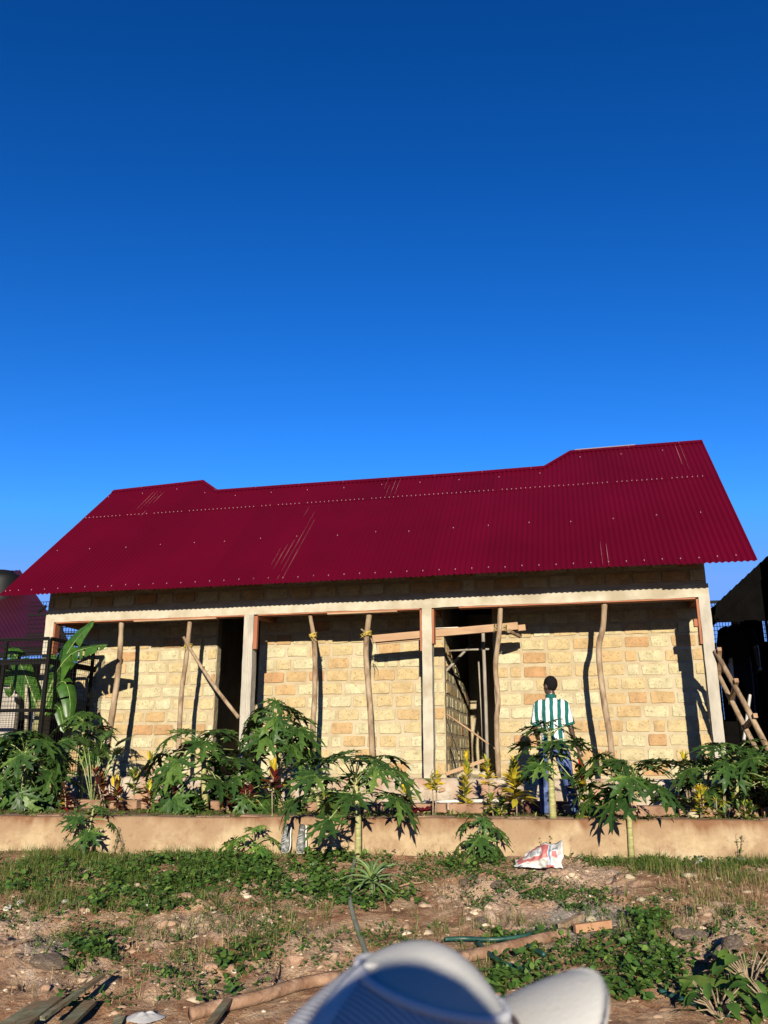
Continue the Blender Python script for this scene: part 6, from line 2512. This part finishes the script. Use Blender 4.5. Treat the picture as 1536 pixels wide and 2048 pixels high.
M_OLDPLANK = mat_grain('grey_green_plank', (.13, .125, .08), (.24, .23, .155), (.04, .035, .022), R(48))
PL = [((-30, 2085), (80, 2020), .085, .02, 'left most grey green plank in the corner stack'), ((25, 2092), (112, 2030), .07, .07, 'second grey green plank from the left in the corner stack'),
      ((80, 2085), (202, 1999), .035, .12, 'long dark plank lying highest on the corner stack'), ((110, 2095), (178, 2036), .08, .06, 'short pale green plank right of the long dark one'),
      ((215, 2095), (240, 2050), .06, .02, 'small plank end at the right of the corner stack'), ((415, 2080), (455, 2030), .05, .06, 'grey green plank end propped on the log')]
for (a, b, w, dz, lab) in PL:
    A, B = gput(*a, dz), gput(*b, dz + .02)
    o = tag(build('plank', MB().beam(A, B, w, .022), M_OLDPLANK), lab, 'plank', 'weathered planks in the corner')
# crumpled white rag
def rag(c, r, h, seed, sx=1.0):
    V, F = [], []
    n, m = 26, 9
    for j in range(m + 1):
        for i in range(n):
            th = 2 * math.pi * i / n
            q = j / m
            rr = r * q * (1 + .35 * mnoise.noise(Vector((math.cos(th) * 1.5, math.sin(th) * 1.5, seed))))
            z = h * (1 - q ** 1.5) * (.7 + .9 * abs(mnoise.noise(Vector((math.cos(th) * 2.4 * q, math.sin(th) * 2.4 * q, seed + 5))))) + .012
            V.append((c.x + sx * rr * math.cos(th), c.y + rr * math.sin(th), c.z + z))
    for j in range(m):
        for i in range(n):
            F.append((j * n + i, j * n + (i + 1) % n, (j + 1) * n + (i + 1) % n, (j + 1) * n + i))
    return MB().add(V, F)


o = tag(build('rag', rag(gput(290, 2040), .10, .035, 3, 1.2), mat_flat('dirty_white_cloth', (.55, .54, .52), .9), smooth=True), 'crumpled white rag between the corner planks and the log', 'rag')
o = tag(build('plastic_scrap', rag(gput(1328, 1920), .035, .03, 9), mat_flat('white_plastic', (.6, .62, .64), .5), smooth=True), 'small white plastic scrap in the leaves at right', 'scrap')

# fallen banana leaf lower right
pts = [gput(1362, 1990, .03), gput(1400, 1996, .06), gput(1450, 2002, .05), gput(1505, 2012, .04), gput(1580, 2030, .03)]
fl = thing('fallen_leaf', 'yellow green fallen banana leaf at the lower right', 'leaf', pts[0])
V, F = [], []
n = 24
for i in range(n + 1):
    t = i / n * 4
    a = min(int(t), 3)
    p = pts[a].lerp(pts[a + 1], t - a)
    w = .10 * math.sin(math.pi * min(1, i / n * .8 + .1)) ** .6
    for j in range(7):
        q = (j / 6 - .5) * 2
        V.append((p.x, p.y + w * q, p.z + .05 * abs(q) * (1 if q > 0 else .4) + .012 * mnoise.noise(Vector((i * .5, q * 2, 1)))))
for i in range(n):
    for j in range(6):
        F.append((i * 7 + j, (i + 1) * 7 + j, (i + 1) * 7 + j + 1, i * 7 + j + 1))
build('leaf_blade', MB().add(V, F), mat_leaf('yellowing_leaf', [(0, (.10, .17, .03)), (1, (.22, .24, .05))], .45, .2), fl, smooth=True)

# lower right corner plants: dark taro-like leaves
for i, (x, y, lab) in enumerate(((1500, 1985, 'clump of large dark leaves at the lower right edge'), (1440, 2040, 'low dark leaves at the bottom right'), (1545, 2035, 'big dark leaves in the bottom right corner'))):
    g = gput(x, y)
    t = thing('leafy_plant', lab, 'plant', g, 'dark leafy plants in the lower right corner')
    rng = np.random.default_rng(200 + i)
    mb = MB()
    k = 22
    az = rng.uniform(0, 6.28, k)
    h = rng.uniform(.05, .24, k)
    P = []
    for j in range(k):
        tip = g + Vector((math.cos(az[j]) * .14, math.sin(az[j]) * .14, h[j]))
        mb.tube([g, g.lerp(tip, .5) + Vector((0, 0, .03)), tip], [.006, .005, .003], 5)
        P.append(tip)
    build('stem', mb, M_STEM, t)
    leaf_part('foliage', [leaves(np.array(P), az, rng.normal(-.3, .3, k), rng.normal(0, .3, k), rng.uniform(.09, .15, k), rng.uniform(.045, .08, k), .3, 5)], M_COVER, t)

# pair of shoes leaning on the wall
M_SHOEG = mat_noise('mottled_grey_shoe', (.05, .055, .055), (.17, .18, .175), 30, .7, .3, 90, c3=(.34, .35, .34), s3=22)
M_SOLE = mat_flat('white_sole', (.58, .56, .5), .7)
for i, (x, dx, lab) in enumerate(((578, -.02, 'left grey canvas shoe of the pair leaning upright on the wall'), (604, .02, 'right grey canvas shoe with the white sole edge turned outward'))):
    g = gput(x, 1702)
    wy = wallY(g.x)
    t = thing('shoe', lab, 'shoe', (g.x, wy - .10, g.z), 'pair of shoes leaning on the wall')
    toe = Vector((g.x + (.02 if i else -.01), wy - .13, g.z + .03))
    heel = Vector((g.x + dx * .6, wy - .045, g.z + .30))
    ax = (heel - toe).normalized()
    sd = Vector((1, 0, 0))
    sd = (sd - ax * sd.dot(ax)).normalized()
    up = sd.cross(ax)
    if up.y > 0:
        up = -up
    Rm2 = Matrix((sd, up, ax)).transposed()
    Ls = (heel - toe).length
    prof = [(0, .020, .016, .012), (.08, .042, .028, .018), (.25, .050, .040, .022), (.45, .046, .055, .030), (.62, .038, .060, .034), (.8, .036, .056, .034), (.95, .034, .052, .032), (1.0, .026, .045, .030)]
    V, F = [], []
    n = 14
    for (q, w, hgt, cy) in prof:
        for k in range(n):
            th = 2 * math.pi * k / n
            V.append(toe + Rm2 @ Vector((w * math.cos(th), cy + hgt * .55 * math.sin(th), q * Ls)))
    for j in range(len(prof) - 1):
        for k in range(n):
            if j >= 4 and 2 <= k <= 4:      # foot opening
                continue
            F.append((j * n + k, j * n + (k + 1) % n, (j + 1) * n + (k + 1) % n, (j + 1) * n + k))
    F.append(tuple(range(n - 1, -1, -1)))
    F.append(tuple((len(prof) - 1) * n + k for k in range(n)))
    up_o = build('upper', MB().add(V, F), M_SHOEG, t, smooth=True)
    V, F = [], []
    for lay in (0, 1):
        for (q, w, hgt, cy) in prof:
            for s in (-1, 1):
                V.append(toe + Rm2 @ Vector((s * (w + .006), -.004 - .016 * lay, q * Ls * 1.02 - .003)))
    m = len(prof) * 2
    for j in range(len(prof) - 1):
        F += [(j * 2, j * 2 + 1, j * 2 + 3, j * 2 + 2), (m + j * 2, m + j * 2 + 2, m + j * 2 + 3, m + j * 2 + 1),
              (j * 2, j * 2 + 2, m + j * 2 + 2, m + j * 2), (j * 2 + 1, m + j * 2 + 1, m + j * 2 + 3, j * 2 + 3)]
    F += [(0, m, m + 1, 1), (m - 2, m - 1, 2 * m - 1, 2 * m - 2)]
    build('sole', MB().add(V, F), M_SOLE, t, fix=True)
    mb = MB()
    for k in range(4):
        q = .32 + .09 * k
        c = toe + Rm2 @ Vector((0, .062 + .004 * k, q * Ls))
        mb.tube([c - sd * .022 - ax * .01, c + up * .004, c + sd * .022 + ax * .01], .003, 5)
    build('laces', mb, mat_flat('shoe_lace', (.5, .5, .48), .8), t)

# crumpled cement sack
def mat_sack():
    m, nt, b = nodes('printed_sack')
    uv = N(nt, 'ShaderNodeUVMap')
    sep = N(nt, 'ShaderNodeSeparateXYZ')
    nt.links.new(uv.outputs[0], sep.inputs[0])
    U, V_ = sep.outputs['X'], sep.outputs['Y']

    def band(s, a, c):
        g = N(nt, 'ShaderNodeMath', operation='GREATER_THAN')
        nt.links.new(s, g.inputs[0])
        g.inputs[1].default_value = a
        l = N(nt, 'ShaderNodeMath', operation='LESS_THAN')
        nt.links.new(s, l.inputs[0])
        l.inputs[1].default_value = c
        x = N(nt, 'ShaderNodeMath', operation='MULTIPLY')
        nt.links.new(g.outputs[0], x.inputs[0])
        nt.links.new(l.outputs[0], x.inputs[1])
        return x.outputs[0]

    def both(a, c):
        x = N(nt, 'ShaderNodeMath', operation='MULTIPLY')
        nt.links.new(a, x.inputs[0])
        nt.links.new(c, x.inputs[1])
        return x.outputs[0]
    WHT, RED, BLU, GRY = (.62, .61, .57), (.52, .15, .14), (.17, .24, .38), (.26, .29, .34)
    c = mixc(nt, WHT, RED, both(band(U, .05, .72), band(V_, .42, .93)))
    c = mixc(nt, c, WHT, both(band(U, .18, .58), band(V_, .62, .84)))
    nz = N(nt, 'ShaderNodeTexNoise', i_Scale=26.0, i_Detail=2.0)
    mp = N(nt, 'ShaderNodeMapping')
    mp.inputs['Scale'].default_value = (1.6, .5, 1)
    nt.links.new(uv.outputs[0], mp.inputs[0])
    nt.links.new(mp.outputs[0], nz.inputs['Vector'])
    gt = N(nt, 'ShaderNodeMath', operation='GREATER_THAN')
    nt.links.new(nz.outputs['Fac'], gt.inputs[0])
    gt.inputs[1].default_value = .5
    c = mixc(nt, c, GRY, both(gt.outputs[0], both(band(U, .2, .56), band(V_, .66, .80))))
    c = mixc(nt, c, BLU, both(band(U, .03, .15), band(V_, .04, .3)))
    c = mixc(nt, c, BLU, both(band(U, .74, .78), band(V_, .1, .95)))
    c = mixc(nt, c, GRY, both(band(U, .82, .93), band(V_, .72, .86)))
    c = mixc(nt, c, (.55, .2, .2), both(band(U, .82, .90), band(V_, .45, .66)))
    c = mixc(nt, c, RED, both(band(U, .68, .84), band(V_, .0, .12)))
    nt.links.new(c, b.inputs['Base Color'])
    b.inputs['Roughness'].default_value = .6
    return m


A, B = gput(1030, 1738), gput(1126, 1742)
nx, ny = 40, 22
V, F = [], []
for i in range(nx + 1):
    for j in range(ny + 1):
        u, v = i / nx, j / ny
        p = A.lerp(B, u)
        hgt = .06 + .16 * min(1, u * 1.6) ** 1.2
        q = Vector((u * 3.1, v * 2.3, 4))
        z = v * hgt * (1 + .25 * mnoise.noise(q)) + .02
        y = p.y - .03 + v * .15 - .12 * math.sin(math.pi * v) * (.6 + .4 * mnoise.noise(q * .8)) + .035 * mnoise.noise(q * 1.9) + .02 * mnoise.noise(q * 4.2)
        V.append((p.x + .03 * mnoise.noise(q * 1.3 + Vector((5, 0, 0))), y, p.z + z + .015 * mnoise.noise(q * 3.5)))
for i in range(nx):
    for j in range(ny):
        F.append((i * (ny + 1) + j, (i + 1) * (ny + 1) + j, (i + 1) * (ny + 1) + j + 1, i * (ny + 1) + j + 1))
sk = build('cement_sack', MB().add(V, F), mat_sack(), smooth=True)
uvl = sk.data.uv_layers.new(name='UVMap')
for l in sk.data.loops:
    vi = l.vertex_index
    uvl.data[l.index].uv = ((vi // (ny + 1)) / nx, (vi % (ny + 1)) / ny)
sk.modifiers.new('t', 'SOLIDIFY').thickness = .012
tag(sk, 'crumpled white sack with red and blue print lying below the wall', 'sack')
